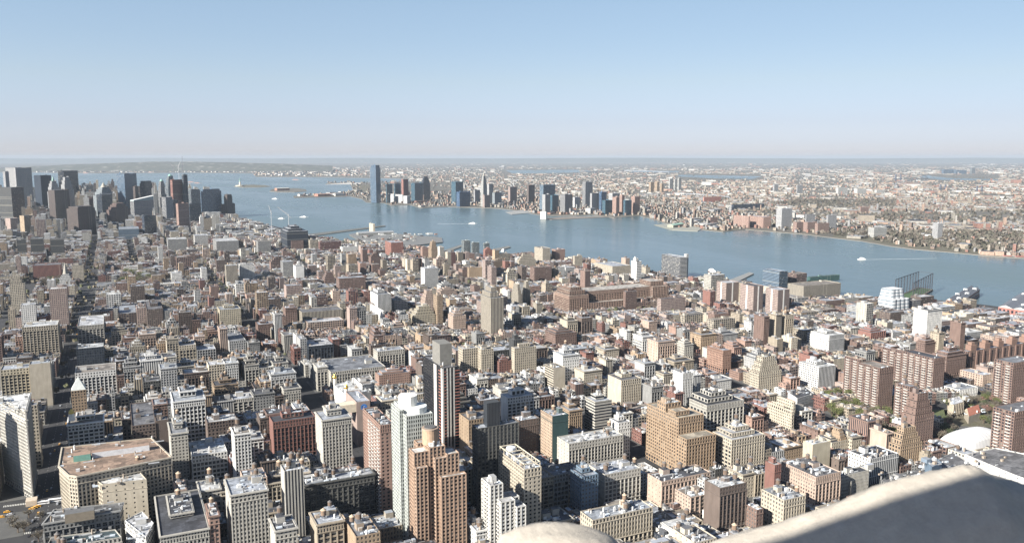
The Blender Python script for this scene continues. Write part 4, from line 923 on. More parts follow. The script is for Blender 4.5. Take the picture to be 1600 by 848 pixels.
        if 'cap' in opt.split(','): A.box(x0 + 3, y0 + 14, h - .9, x0 + 3 + min(13, x1 - x0 - 4), min(y1 - 4, y0 + 36), h + 21, (.17, .165, .15)); with_origin(o, A, 'blank_roof_box', [MT])
        elif 'smallcap' in opt: A.box(x0 + 10, y0 + 2, h - .9, x0 + 22, y1 - 1, h + 20, (.05, .055, .06), par=(1.4, 400, .6, 1), a=.5); with_origin(o, A, 'black_roof_box', [MF])
        elif 'pyramid' in opt:
            ap = (cx, cy, h + 15)
            for p, q in zip(rect(x0, y0, x1, y1), rect(x0, y0, x1, y1)[1:] + [(x0, y0)]): A.add([(*p, h + .01), (*q, h + .01), ap, (ap[0], ap[1], ap[2] + .001)], (.5, .52, .5))
            with_origin(o, A, 'pyramid_roof', [MT])
        elif 'crowns' in opt:
            for j in range(8):
                xx = x0 + 8 + j * 31
                A = Acc(); A.box(xx, y0 + .5, h, xx + 12, y1 - .5, h + 8, (.2, .125, .095)); A.box(xx + 2.5, y0 + 2, h + 8, xx + 9.5, y1 - 2, h + 12, (.22, .14, .105)); with_origin(o, A, 'roof_tower', [MT])
            for j in range(17):
                xx = x0 + 4 + j * 15; A = Acc(); A.box(xx, y0 - 1.3, 6, xx + 3.5, y0 - .002, h - 1, (.16, .1, .08)); with_origin(o, A, 'buttress', [MT])
        elif 'nodome' in opt:
            A.cyl(x0 + 4, y0 + 4, h, h + 7, 3.2, 2.6, 10, (.75, .72, .66)); A.cyl(x0 + 4, y0 + 4, h + 7, h + 9, 2.6, 2.4, 12, (.6, .45, .12)); A.cyl(x0 + 4, y0 + 4, h + 9, h + 12, 2.4, .2, 12, (.6, .45, .12)); A.cyl(x0 + 4, y0 + 4, h + 12, h + 24, .15, .1, 5, (.5, .5, .45)); with_origin(o, A, 'gilded_cupola', [MT])
        elif 'frame' in opt:
            for xx in (x0 + .5, x1 - .9):
                A.box(xx, y0 + 1, h + 3.4, xx + .5, y1 - 1, h + 4, (.6, .54, .42), bottom=True)
            for j in range(7):
                yy = y0 + 1 + j * (y1 - y0 - 3) / 6
                A.box(x0 + .5, yy, h + 3.4, x1 - .4, yy + .5, h + 4.05, (.6, .54, .42), bottom=True)
                for xx in (x0 + .5, x1 - .9): A.box(xx, yy, h - .9, xx + .45, yy + .45, h + 3.4, (.6, .54, .42))
            with_origin(o, A, 'roof_frame', [MT]); A = Acc(); A.cyl(cx - 1, y1 - 10, h - .9, h + 5, 4, 4, 16, (.5, .52, .55)); with_origin(o, A, 'roof_drum', [MT])
        elif 'emblem' in opt:
            A.box(x0 - 26, y0 + .6, h - 11, x0 - .3, y0 + 14, h - 2, (.6, .52, .4)); with_origin(o, A, 'beige_wing', [MT])
            ex, ez = cx + .6, h - 6.5
            def disc(r0, r1, n, d, c, a0=0, a1=2 * math.pi, dx=0, dz=0):
                A = Acc()
                for i in range(n):
                    t0, t1 = a0 + (a1 - a0) * i / n, a0 + (a1 - a0) * (i + 1) / n
                    g = lambda r, t: (ex + dx + r * math.cos(t), y0 - d, ez + dz + r * math.sin(t))
                    A.add([g(r0, t0), g(r1, t0), g(r1, t1), g(r0, t1)], c)
                return A
            e = with_origin(o, disc(0, 3.5, 24, .12, (.03, .12, .45)), 'round_emblem', [MT])
            with_origin(o, disc(2.75, 3.15, 24, .16, (.05, .3, .6)), 'emblem_ring', [MT], e)
            with_origin(o, disc(.75, 1.35, 14, .2, (.35, .45, .55), .3, 5.2, .2, .1), 'emblem_swirl', [MT], e)
            with_origin(o, disc(1.5, 2.0, 12, .2, (.03, .04, .12), 1.8, 4.4, -.3, 0), 'emblem_stroke', [MT], e)
        if nm == 'gothic_tower':
            A.cyl(cx, cy, h, h + 35, 9, .5, 8, (.3, .45, .38)); with_origin(o, A, 'green_spire', [MT])
        if nm in ('domed_tower', 'domed_tall_tower'):
            for k_ in range(4): A.cyl(cx, cy, h + k_ * 4, h + k_ * 4 + 4, 22 * math.cos(k_ * .39), 22 * math.cos((k_ + 1) * .39), 12, (.3, .5, .42))
            with_origin(o, A, 'green_dome', [MT])
        if nm in ('stepped_stone_tower', 'domed_white_house'): A.cyl(cx, cy, h, h + 28, 6, .4, 8, (.3, .28, .24)); with_origin(o, A, 'spire', [MT])
        if nm == 'pink_octagon': pass
        if nm == 'wedge_building':
            A.add([(x0, y0, h - .01), (x1, y0, h + 25), (x1, y1, h + 25), (x0, y1, h)], (.78, .78, .75)); A.add([(x0, y0, h), (x1, y0, h), (x1, y0, h + 25), (x0, y0, h + .01)], (.4, .5, .5)); with_origin(o, A, 'sloping_roof', [MT])
put_rows(HERO, 0); put_rows(SKY, 1); put_rows(JER, 2)
# ---------------------------------------------------------------- more singular things inland and at the river
MDOME = plain('white_membrane', (.5, .5, .5), .6, .9, 1.05, .1)
MGOLD = plain('gilding', (.75, .5, .1), .3, .9, 1.1, 1., metal=.9)
MSTONE = None
def root_with(name, x, y, label, cat, group=None, z=0.): return empty(name, x, y, z, label, cat, group)
# white inflated dome on a brick base
x0, y0, x1, y1 = 806., 548., 872., 588.
take(x0 - 2, y0 - 2, x1 + 2, y1 + 2, 14, 1478, 1552, 710)
dm = root_with('inflated_dome', (x0 + x1) / 2, y0, 'big white inflated sports dome on a yellow brick base', 'sports dome'); A = Acc()
nu, nv = 26, 12; W2, D2 = (x1 - x0) / 2, (y1 - y0) / 2
def dp(i, j):
    a = -1 + 2 * i / nu; b = -1 + 2 * j / nv; se = lambda v, k: max(0., 1 - abs(v) ** k) ** .5
    rib = 1 - .035 * (i % 2); return ((x0 + x1) / 2 + a * W2, (y0 + y1) / 2 + b * D2, 5 + 13 * se(a, 3.2) * se(b, 2.4) * rib)
for i in range(nu):
    for j in range(nv): A.add([dp(i, j), dp(i + 1, j), dp(i + 1, j + 1), dp(i, j + 1)], (.86, .86, .86))
o = with_origin(dm, A, 'membrane', [MDOME]); [setattr(p, 'use_smooth', False) for p in o.data.polygons]
A = Acc()
for p, q in zip(rect(x0, y0, x1, y1), rect(x0, y0, x1, y1)[1:] + [(x0, y0)]): facade(A, p, q, 0, 5.2, ST['g'], (.5, .38, .2), True)
A.add([(*p, 5.2) for p in rect(x0, y0, x1, y1)], (.6, .6, .58)); with_origin(dm, A, 'base_wall', [MF, MG])
LANDMARK.append((1515, 690, 'white inflated dome'))
# low roofs beside it
for nm, lab, pts, h, col, st_ in (('low_white_hall', 'long low white hall with dark flat roof beneath the white dome', [(1508, 709), (1556, 699), (1640, 716), (1640, 760), (1585, 741)], 13, 'white', 's'),
                                 ('low_grey_hall', 'low grey-roofed hall between the tan ziggurat and the long white hall', [(1443, 726), (1490, 706), (1514, 722), (1470, 745)], 14, 'lgrey', 's'),
                                 ('metal_clad_house', 'blue-grey metal clad box just above the stone slope', [(1445, 718), (1459, 712), (1472, 722), (1456, 729)], 22, 'steel', 'n'),
                                 ('long_low_annex', 'long low grey annex running above the stone coping', [(1375, 748), (1440, 730), (1452, 736), (1390, 757)], 12, 'grey', 'v'),
                                 ('striped_low_school', 'low school with wedge roof and striped wall left of the white slit block', [(1309, 741), (1352, 724), (1358, 733), (1330, 752)], 20, 'lime', 'm'),
                                 ('gold_domed_hall', 'pale hall with two small gilded onion domes', [(521, 600), (541, 617), (580, 609), (560, 591)], 26, 'white', 'n'),
                                 ('small_punched_house', 'white house with rows of tiny windows behind the gilded domes', [(553, 590), (566, 601), (584, 597), (578, 584)], 32, 'white', 'p'),
                                 ('yard_church', 'small pale church building with red gable by the dome yard', [(1507, 640), (1514, 650), (1532, 644), (1525, 634)], 10, 'cream', 'n'),
                                 ('white_motor_depot', 'low white depot with long red canopy on the open forecourt', [(1231, 612), (1246, 622), (1272, 614), (1258, 603)], 11, 'white', 'p'),
                                 ('yard_row_house', 'pale four-window row house behind the church gable', [(1482, 622), (1490, 632), (1506, 627), (1499, 617)], 18, 'cream', 'g')):
    P, o = prism(nm, lab, pts, h, col, st_, st_, clutter=2, bulk=1, roofc=(.13, .13, .135) if nm in ('low_white_hall', 'low_grey_hall', 'long_low_annex') else None)
    if nm == 'gold_domed_hall':
        for (px, py) in ((523, 597), (541, 613)):
            x, y = G(px, py, 26); A = Acc(); A.cyl(x, y, 24, 31, 2.2, 2.2, 10, (.7, .66, .58)); with_origin(o, A, 'turret', [MT])
            A = Acc(); prof = [(31, 1.9), (32, 2.7), (33.4, 2.8), (34.8, 2), (36, .9), (37.5, .1)]
            for (za, ra), (zb_, rb) in zip(prof, prof[1:]): A.cyl(x, y, za, zb_, ra, rb, 12, (.7, .45, .1), cap=False)
            with_origin(o, A, 'gilded_dome', [MGOLD])
        LANDMARK.append((545, 605, 'gilded domes hall'))
    if nm == 'yard_church':
        c = np.mean(np.array(P), 0); A = Acc(); a_, b_, c_, d_ = [tuple(p) for p in P]; r1 = tuple((np.array(a_) + np.array(b_)) / 2); r2 = tuple((np.array(c_) + np.array(d_)) / 2)
        A.add([(*b_, 10.01), (*c_, 10.01), (*r2, 16), (*r1, 16)], (.3, .12, .08)); A.add([(*d_, 10.01), (*a_, 10.01), (*r1, 16), (*r2, 16)], (.3, .12, .08)); A.add([(*a_, 10.01), (*b_, 10.01), (*r1, 16), (*r1, 15.99)], (.6, .5, .38)); A.add([(*c_, 10.01), (*d_, 10.01), (*r2, 16), (*r2, 15.99)], (.6, .5, .38)); with_origin(o, A, 'gable_roof', [MT])
    if nm == 'white_motor_depot':
        x, y = G(1226, 618, 5); A = Acc(); A.box(x - 6, y - 24, 4, x + 42, y - 10, 5, (.45, .06, .06), bottom=True, topcol=(.6, .5, .42))
        for k in range(5): A.box(x - 5 + k * 11, y - 20, 0, x - 4.5 + k * 11, y - 19.5, 4, (.4, .4, .4))
        with_origin(o, A, 'red_canopy', [MT])
# white billowing office by the river
xb, yb = G(1398, 486); wb_ = root_with('sail_office', xb, yb, 'white glass office shaped like billowing sails at the river edge', 'building')
def sail(x0, y0, w, d, z0, z1, n, lean, A, cols=((.42, .43, .44), (.14, .18, .21))):
    fl = int((z1 - z0) / 2.2); zs = np.linspace(z0, z1, fl + 1)
    def ring(z):
        k = 1 - lean * (z - z0) / (z1 - z0); P = []
        for e, (ax, ay, bx, by) in enumerate(((0, 0, 1, 0), (1, 0, 1, 1), (1, 1, 0, 1), (0, 1, 0, 0))):
            m = n if e % 2 == 0 else max(2, n // 2)
            for q in range(m):
                for s_ in (0, .33, .66):
                    u = (q + s_) / m; bul = 1.6 * math.sin(s_ * math.pi); px_, py_ = ax + (bx - ax) * u, ay + (by - ay) * u; nx_, ny_ = (by - ay), -(bx - ax)
                    P.append((x0 + w / 2 + (px_ - .5) * w * k + nx_ * bul, y0 + d / 2 + (py_ - .5) * d * k + ny_ * bul, z))
        return P
    for f in range(fl):
        a, b = ring(zs[f]), ring(zs[f + 1])
        for i in range(len(a)): j = (i + 1) % len(a); A.add([a[i], a[j], b[j], b[i]], cols[1] if f % 3 == 2 else cols[0], a=.4)
    top = ring(z1); c = np.mean(np.array(top), 0)
    for i in range(len(top)): j = (i + 1) % len(top); A.add([tuple(c), top[i], top[j], tuple(c + 1e-3)], (.6, .6, .6))
A = Acc(); sail(xb - 8, yb, 52, 38, 0, 24, 4, .06, A); with_origin(wb_, A, 'lower_storeys', [MF])
A = Acc(); sail(xb - 6, yb + 6, 40, 30, 24, 44, 3, .16, A); with_origin(wb_, A, 'upper_storeys', [MF])
take(xb - 10, yb - 2, xb + 48, yb + 42, 44, 1372, 1424, 484)
# ---- pier structures
def slab(name, pts, z0, z1, m, label, cat, group=None, parent=None):
    P = [G(x, y, z1) for x, y in pts]; ar = sum(P[i][0] * P[(i + 1) % len(P)][1] - P[(i + 1) % len(P)][0] * P[i][1] for i in range(len(P)))
    if ar < 0: P = P[::-1]
    ox, oy = P[0]; A = Acc()
    for i in range(len(P)): j = (i + 1) % len(P); A.add([(*P[i], z0), (*P[j], z0), (*P[j], z1), (*P[i], z1)], m)
    fan(A, P, z1, np.array(m) * 1.3, 0)
    o = A.build(name, [MT], parent, (ox, oy, 0)) if parent is None else A.build(name, [MT], parent, tuple(parent.location))
    if parent is None: tag(o, label, cat, group)
    return o, P
def shed(name, pts, h, col, label):
    """pier shed seen at its eave corners: near left, far left, far right, near right"""
    o, P = slab('pier_deck', [(x, y + h / H * (y - 246) * 1.0) for x, y in pts], -2.1, 1.0, (.2, .19, .18), None, None)
    r = root_with(name, P[0][0], P[0][1], label, 'pier'); o.parent = r; o.location = (0, 0, 0); del_ = [k for k in ('label', 'category') if k in o.keys()]
    for k in del_: del o[k]
    E = [np.array(G(x, y, h)) for x, y in pts]; A = Acc(); W = Acc(); nl, fl, fr, nr = E
    for k in range(2):
        a, b = nl + (nr - nl) * k / 2, nl + (nr - nl) * (k + 1) / 2; c, d = fl + (fr - fl) * k / 2, fl + (fr - fl) * (k + 1) / 2; m1, m2 = (a + b) / 2, (c + d) / 2
        A.add([(*a, h), (*m1, h + 5), (*m2, h + 5), (*c, h)], col); A.add([(*m1, h + 5), (*b, h), (*d, h), (*m2, h + 5)], col)
        W.add([(*a, h), (*b, h), (*m1, h + 5), (*m1, h + 4.99)], (.5, .48, .44)); W.add([(*d, h), (*c, h), (*m2, h + 5), (*m2, h + 4.99)], (.5, .48, .44))
    for p, q in ((nl, nr), (nr, fr), (fr, fl), (fl, nl)): L_ = float(np.linalg.norm(q - p)); W.add([(*p, .9), (*q, .9), (*q, h), (*p, h)], (.28, .14, .12), (8, 12, .5, .5), 0, [(0, 0), (L_, 0), (L_, h), (0, h)])
    with_origin(r, A, 'shed_roof', [MT]); with_origin(r, W, 'shed_wall', [MF])
    for k in range(5):
        c = nl + (fl - nl) * (.15 + .18 * k) + (nr - nl) * (.25 if k % 2 else .72); A = Acc(); A.box(c[0] - 3, c[1] - 3, h + 1, c[0] + 3, c[1] + 3, h + 6.5, (.72, .72, .7)); with_origin(r, A, 'roof_vent', [MT])
    return r
shed('pier_shed', [(1479, 468), (1514, 448), (1531, 452), (1498, 474)], 13, (.12, .13, .15), 'dark twin-gabled pier shed reaching into the river, left of the other')
shed('pier_shed', [(1560, 479), (1601, 454), (1640, 462), (1606, 486)], 13, (.12, .13, .15), 'dark twin-gabled pier shed cut by the right edge')
# driving range with tall nets
dr = root_with('driving_range', *G(1425, 468), 'green driving range pier fenced by very tall dark nets', 'driving range')
MNET, nt_, p_ = mat('net'); p_.inputs['Base Color'].default_value = (.05, .06, .07, 1); p_.inputs['Alpha'].default_value = .2; p_.inputs['Roughness'].default_value = .9
slab('pier_deck', [(1398, 464), (1434, 448), (1458, 452), (1426, 471)], -2.1, 1.2, (.12, .1, .08), None, None, None, dr)
A = Acc(); A.add([(*G(x, y, 1.3), 1.3) for x, y in ((1404, 463), (1426, 469), (1455, 452), (1435, 449.5))], (.06, .1, .04)); with_origin(dr, A, 'turf', [MT])
cor4 = [np.array(G(x, y, 1)) for x, y in ((1398, 463), (1434, 449), (1456, 452), (1426, 469))]; HN = 40.
for a_, b_ in ((cor4[0], cor4[1]), (cor4[3], cor4[2])):
    for k in range(9):
        c = a_ + (b_ - a_) * k / 8; A = Acc(); A.bar((*c, 0), (*c, HN), .55, (.05, .05, .06)); with_origin(dr, A, 'net_pole', [MT])
    A = Acc(); A.bar((*a_, HN), (*b_, HN), .5, (.05, .05, .06)); with_origin(dr, A, 'top_cable', [MT])
    A = Acc(); A.add([(*a_, 2), (*b_, 2), (*b_, HN), (*a_, HN)], (.1, .1, .1)); with_origin(dr, A, 'net', [MNET])
A = Acc(); A.bar((*cor4[1], HN), (*cor4[2], HN), .3, (.05, .05, .06)); with_origin(dr, A, 'end_cable', [MT])
# plain piers
for pts, z, c, lab in (([(1084, 436), (1122, 423), (1127, 425), (1096, 439)], .5, (.25, .23, .2), 'wooden pier with moored ship by the river hotel'), ([(1140, 437), (1171, 425), (1178, 427), (1152, 440)], .5, (.17, .17, .16), 'bare grey pier pointing into the river'),
                       ([(545, 366), (575, 361), (690, 371), (692, 378), (640, 384), (560, 374)], 1.5, (.12, .12, .115), 'broad square marina pier by the ventilation tower'), ([(478, 366), (600, 352), (603, 353), (486, 369)], .2, (.09, .09, .08), 'long thin breakwater below the cream ventilation tower'),
                       ([(690, 392), (721, 382), (724, 384), (695, 395)], .3, (.12, .12, .11), 'short pier left of the three pale glass towers'), ([(770, 389), (795, 384), (798, 386), (776, 392)], .3, (.12, .12, .11), 'short pier right of the three pale glass towers'),
                       ([(1022, 351), (1050, 349), (1098, 356), (1090, 361), (1050, 359)], .5, (.2, .2, .17), 'ferry terminal pier on the far shore'), ([(790, 331), (836, 326), (846, 331), (800, 335)], .2, (.2, .2, .19), 'pale marina dock on the far shore'),
                       ([(846, 341), (900, 338), (962, 338.5), (862, 343)], .2, (.15, .13, .11), 'waterside esplanade before the green towers'), ([(508, 288), (548, 285.3), (578, 286), (560, 287.8)], .2, (.35, .33, .3), 'thin spit off the far shore park')):
    slab('pier', pts, -2.1, z, c, lab, 'pier')
def hall(name, px, py, w, d, h, col, label, roofcol, ang=.5, cat='building', z=0., gable=4):
    X, Y = G(px, py); r = root_with(name, X, Y, label, cat, z=z); r.rotation_euler = (0, 0, ang); A = Acc(); A.box(0, 0, 0, w, d, h, col, par=(4, 4, .5, .5), top=False); A.build('wall', [MF], r)
    A = Acc(); A.add([(-.5, -.5, h), (w + .5, -.5, h), (w + .5, d / 2, h + gable), (-.5, d / 2, h + gable)], roofcol); A.add([(w + .5, d + .5, h), (-.5, d + .5, h), (-.5, d / 2, h + gable), (w + .5, d / 2, h + gable)], roofcol)
    A.add([(0, 0, h), (0, d / 2, h + gable), (0, d, h), (0, d / 2, h)], col); A.add([(w, 0, h), (w, d / 2, h), (w, d, h), (w, d / 2, h + gable)], col); A.build('roof', [MT], r); return r
hall('ferry_terminal', 1052, 356, 120, 30, 12, (.35, .35, .28), 'long green-roofed ferry terminal on the far shore', (.25, .4, .33))
hall('island_hall', 433, 298, 130, 50, 22, (.4, .22, .16), 'brick immigration hall on the nearer island', (.5, .5, .46), .3)
hall('rail_terminal', 497, 307, 110, 60, 18, (.38, .2, .15), 'old brick rail terminal on the park point', (.3, .2, .16), .3)
hall('marina_shed', 560, 368, 150, 34, 9, (.28, .28, .26), 'long low shed on the square marina pier', (.26, .27, .28), .0)
bx_ = random.Random(9)
for px, py in [(bx_.uniform(565, 680), bx_.uniform(365.5, 377)) for _ in range(46)]:
    X, Y = G(px, py, 1.5); A = Acc(); w_ = bx_.uniform(5, 22); A.box(X, Y, 1.5, X + w_, Y + bx_.uniform(4, 12), 1.5 + bx_.uniform(2, 7), bx_.choice([(.5, .5, .48), (.25, .14, .1), (.3, .3, .28), (.08, .08, .08)])); o = A.build('marina_hut', [MT], None, (X, Y, 1.5)); tag(o, 'low hut or parked trailer on the square marina pier', 'hut', 'huts and trailers on the marina pier')
# statue on its island
X, Y = G(375, 291); st = root_with('statue', X, Y, 'green robed statue with raised torch on a tall pedestal on a small island', 'statue')
A = Acc(); A.cyl(X, Y, 0, 12, 48, 46, 11, (.4, .37, .3)); with_origin(st, A, 'star_base', [MT])
A = Acc(); A.cyl(X, Y, 12, 46, 12, 8, 4, (.5, .45, .36)); with_origin(st, A, 'pedestal', [MT])
A = Acc(); gc = (.22, .36, .3); A.cyl(X, Y, 46, 66, 7, 5, 10, gc); A.cyl(X, Y, 66, 80, 5, 3.8, 10, gc); A.cyl(X, Y, 80, 86, 2.3, 2.2, 10, gc); A.cyl(X, Y, 85, 88, 3.2, 1.2, 7, gc); A.bar((X + 3, Y, 78), (X + 6, Y, 92), 1.1, gc); A.bar((X - 4, Y - 1, 76), (X - 4, Y - 4, 68), 1.5, gc); with_origin(st, A, 'figure', [MT])
A = Acc(); A.cyl(X + 6, Y, 92, 95, 1.6, .3, 8, (.7, .5, .1)); with_origin(st, A, 'torch', [MGOLD])
# cranes
def crane(px, py, zt, reach, up, label, col=(.5, .5, .5), base=0.):
    X, Y = G(px, py, base) if base else G(px, py); r = root_with('tower_crane', X, Y, label, 'crane', 'tower cranes'); A = Acc(); A.bar((X, Y, base), (X, Y, zt), .8, col)
    with_origin(r, A, 'mast', [MT]); A = Acc(); A.bar((X - reach * .25, Y, zt - up * .15), (X + reach, Y, zt + up), .9, col); with_origin(r, A, 'jib', [MT]); A = Acc(); A.bar((X, Y, zt), (X, Y, zt + 9), 1.2, col); A.bar((X, Y, zt + 9), (X + reach * .8, Y, zt + up * .8), .5, col); with_origin(r, A, 'tie', [MT])
crane(425, 370, 95, -8, 30, 'upright white crane left of the dark banded hulk'); crane(452, 372, 85, -40, 38, 'leaning white crane above the dark banded hulk')
crane(275, 338, 262, -28, 30, 'dark crane over the red building site, leaning left', (.3, .3, .33)); crane(283, 338, 262, 12, 34, 'pale crane over the red building site', (.6, .6, .6)); crane(289, 338, 275, 2, 46, 'dark upright crane beside the building site core', (.2, .2, .24))
# boats
MWAKE = plain('foam', (.75, .8, .82), .6, .6, 1.1, .05)
def boat(px, py, L_, ang, label, wake=0., hull=(.8, .8, .78), cat='boat', deck=1.):
    X, Y = G(px, py, -2); r = root_with('barge' if cat == 'barge' else 'boat', X, Y, label, cat, 'boats and barges on the water', z=-2.); r.rotation_euler = (0, 0, ang); w = L_ * .13; A = Acc(); h = max(2.2, L_ * .05)
    P = [(-L_ / 2, -w), (L_ * .25, -w), (L_ / 2, 0), (L_ * .25, w), (-L_ / 2, w)]
    for i in range(5): p, q = P[i], P[(i + 1) % 5]; A.add([(*p, -.3), (*q, -.3), (q[0] * 1.03, q[1] * 1.05, h), (p[0] * 1.03, p[1] * 1.05, h)], hull)
    fan(A, [(p[0] * 1.03, p[1] * 1.05) for p in P], h, (.5, .5, .48), 0); A.build('hull', [MT], r)
    if cat != 'barge':
        A = Acc(); A.box(-L_ * .35, -w * .75, h, L_ * .2, w * .75, h * 2.3, (.82, .82, .8), par=(3, 3, .6, .4)); A.build('cabin', [MF], r); A = Acc(); A.box(-L_ * .1, -w * .5, h * 2.3, L_ * .12, w * .5, h * 3.1, (.8, .8, .78)); A.build('wheelhouse', [MT], r)
    else: A = Acc(); A.box(-L_ * .4, -w * .8, h, L_ * .1, w * .8, h * 2, (.3, .12, .1)); A.build('cargo', [MT], r)
    if wake:
        A = Acc(); n = 14
        for i in range(n):
            a0, a1 = -L_ * .5 - wake * i / n, -L_ * .5 - wake * (i + 1) / n; wd = lambda s: w * (.55 + .5 * abs(s) / wake) * (1 - .55 * abs(s) / (wake + L_))
            A.add([(a1, -wd(a1), .06), (a0, -wd(a0), .06), (a0, wd(a0), .06), (a1, wd(a1), .06)], (.7, .75, .77))
        A.build('wake', [MWAKE], r)
va = math.atan2(-math.sin(YAW), math.cos(YAW))   # across the view, to the right
boat(1346, 405.5, 26, va + math.pi + .12, 'white ferry with a long bright wake on the near river', 240)
boat(739, 349.5, 42, va + .05, 'white ferry in mid river before the green towers', 150)
boat(475, 339.5, 44, va + .02, 'white ferry with wake left of the ventilation tower', 160)
boat(440, 342, 36, va, 'small white boat trailing behind the ferry left of the ventilation tower'); boat(430, 311, 50, va, 'lone white boat below the two islands')
for px, py, l_, lab in ((300, 285, 110, 'long barge on the bay right of the building site'), (310, 286.5, 100, 'second barge just below the long barge on the bay'), (136, 271, 160, 'far white ship near the hilly island shore'), (464, 281.5, 130, 'thin dark barge beyond the nearer island'), (237, 270, 150, 'far pale ship before the hilly island')): boat(px, py, l_, va, lab, cat='barge', hull=(.35, .33, .32))
boat(1112, 425, 60, 1.1, 'dark ship with green deckhouse moored at the wooden pier', hull=(.1, .05, .05))
for px, py, lab in ((1542, 398, 'rusty barge moored left of the crane barge'), (1577, 401, 'dark work barge with crane on the far bank'), (1596, 402, 'rusty barge at the right edge of the far bank')): boat(px, py, 46, va, lab, cat='barge', hull=(.14, .1, .1))
boat(786, 392, 40, 1., 'white excursion boat at the short pier right of the glass towers')
# far bridges
def bridge(name, pts, z, label, tower=None):
    P = [(*G(x, y, z), z) for x, y in pts]; r = root_with(name, P[0][0], P[0][1], label, 'bridge'); A = Acc(); s_ = math.hypot(P[0][0], P[0][1]) / F * .45
    for p, q in zip(P, P[1:]): A.bar(p, q, s_, (.25, .27, .3))
    with_origin(r, A, 'deck', [MT])
    for i in range(len(P) * 3 - 2):
        k = i / 3; a, b = np.array(P[int(k)]), np.array(P[min(len(P) - 1, int(k) + 1)]); c = a + (b - a) * (k - int(k)); A = Acc(); A.bar((c[0], c[1], -2), (c[0], c[1], z), s_ * .7, (.3, .32, .34)); with_origin(r, A, 'pier_leg', [MT])
    if tower:
        A = Acc(); a, b = np.array(P[tower[0]]), np.array(P[tower[0] + 1]); m = 8
        for i in range(m): f = lambda t_: tuple(a + (b - a) * t_ + np.array([0, 0, tower[1] * math.sin(t_ * math.pi) + 4])); A.bar(f(i / m), f((i + 1) / m), s_ * .8, (.25, .28, .3))
        with_origin(r, A, 'arched_truss', [MT])
bridge('bay_bridge', [(905, 269.5), (940, 267.8), (975, 266.8), (1010, 267), (1045, 268.5)], 40, 'long low bridge across the distant bay', (2, 30))
bridge('truss_bridge', [(1398, 291), (1401, 285), (1433, 280), (1450, 279)], 35, 'curving dark truss bridge far inland', (2, 45))
bridge('elevated_road', [(1000, 303), (1060, 302), (1120, 305), (1140, 308)], 14, 'elevated road running inland behind the waterside row')
for px, lab in ((1403, 'dark lift bridge towers inland, leftmost of three'), (1473, 'dark lift bridge towers inland, middle of three'), (1530, 'dark lift bridge towers inland, rightmost of three')):
    X, Y = G(px, {1403: 283, 1473: 298, 1530: 301}[px]); r = root_with('lift_bridge', X, Y, lab, 'bridge'); d_ = math.hypot(X, Y) / F
    for s_ in (-1, 1):
        A = Acc(); A.bar((X + s_ * 5 * d_, Y, 0), (X + s_ * 5 * d_, Y, 9 * d_), d_ * .8, (.08, .09, .12)); with_origin(r, A, 'tower', [MT])
    A = Acc(); A.bar((X - 8 * d_, Y, 3 * d_), (X + 8 * d_, Y, 3 * d_), d_ * .5, (.08, .09, .12)); with_origin(r, A, 'span', [MT])
# ---------------------------------------------------------------- the street grid: blocks, lots, pavements
AV = [-560, -430, -310, -200, -70, 215, 490, 765, 1040, 1315, 1590, 1865]
def shoreX(y): return float(np.interp(y, SY, SX)) - 25
PARKS = [(-170, 2180, 120, 2330), (850, 560, 1000, 700), (905, 600, 1010, 640), (-230, 640, -95, 830)]
def in_park(x, y): return any(a < x < c and b < y < d for a, b, c, d in PARKS)
lots = []; pav = Acc(); g = random.Random(21)
PAL_N = [('cream', 2.5), ('lime', 5), ('white', 3), ('buff', 2.2), ('tan', 1.2), ('red', .8), ('brick', 2), ('brown', 2.5), ('grey', 2), ('lgrey', 3), ('pinkish', .6), ('olive', .8), ('peach', .4), ('dark', .5)]
PAL_V = [('cream', 3), ('lime', 1.5), ('white', 2.4), ('buff', 2), ('tan', 1.6), ('red', 1.8), ('brick', 3.5), ('brown', 1.6), ('grey', .6), ('lgrey', 1.2), ('salmon', 1.4), ('peach', 2), ('pinkish', 2)]
def pick(pal): return g.choices([a for a, _ in pal], [b for _, b in pal])[0]
def height_at(x, y):
    r = g.random()
    if y < 640 and x < 420: h = g.uniform(28, 48) if r < .75 else g.uniform(16, 60)
    elif y < 1250 and x < 470: h = g.uniform(24, 44) if r < .8 else (g.uniform(14, 22) if r < .9 else g.uniform(44, 62))
    elif y < 1650 and x < 480: h = g.uniform(18, 38) if r < .85 else g.uniform(38, 60)
    elif y < 760 and x < 640: h = g.uniform(18, 38) if r < .8 else g.uniform(38, 55)
    elif y < 1700: h = g.uniform(13, 21) if r < .64 else (g.uniform(20, 36) if r < .86 else g.uniform(34, 60))
    elif y < 2650: h = g.uniform(12, 20) if r < .68 else (g.uniform(20, 34) if r < .89 else g.uniform(34, 60))
    elif y < 3500: h = g.uniform(14, 26) if r < .86 else g.uniform(26, 48)
    elif x < 520 and y > 4100: h = g.uniform(30, 70) if r < .6 else g.uniform(70, 150)
    elif x < 560 and y > 3500: h = g.uniform(20, 50) if r < .8 else g.uniform(50, 85)
    else: h = g.uniform(16, 40) if r < .85 else g.uniform(40, 70)
    if 2150 < y < 4300 and x > shoreX(y) - 280: h = min(h, g.uniform(11, 20))
    if x > 1250 and y < 1700: h = min(h, g.uniform(9, 22))
    return h
TAKEN = list(RECTS)
def clear(x0, y0, x1, y1):
    for q in TAKEN:
        if x0 < q[2] + .6 and x1 > q[0] - .6 and y0 < q[3] + .6 and y1 > q[1] - .6: return False
    return True
street_y = []
k = 31
while True:
    y = (33.5 - k) * 80
    if y > 6600: break
    street_y.append(y); k -= 1
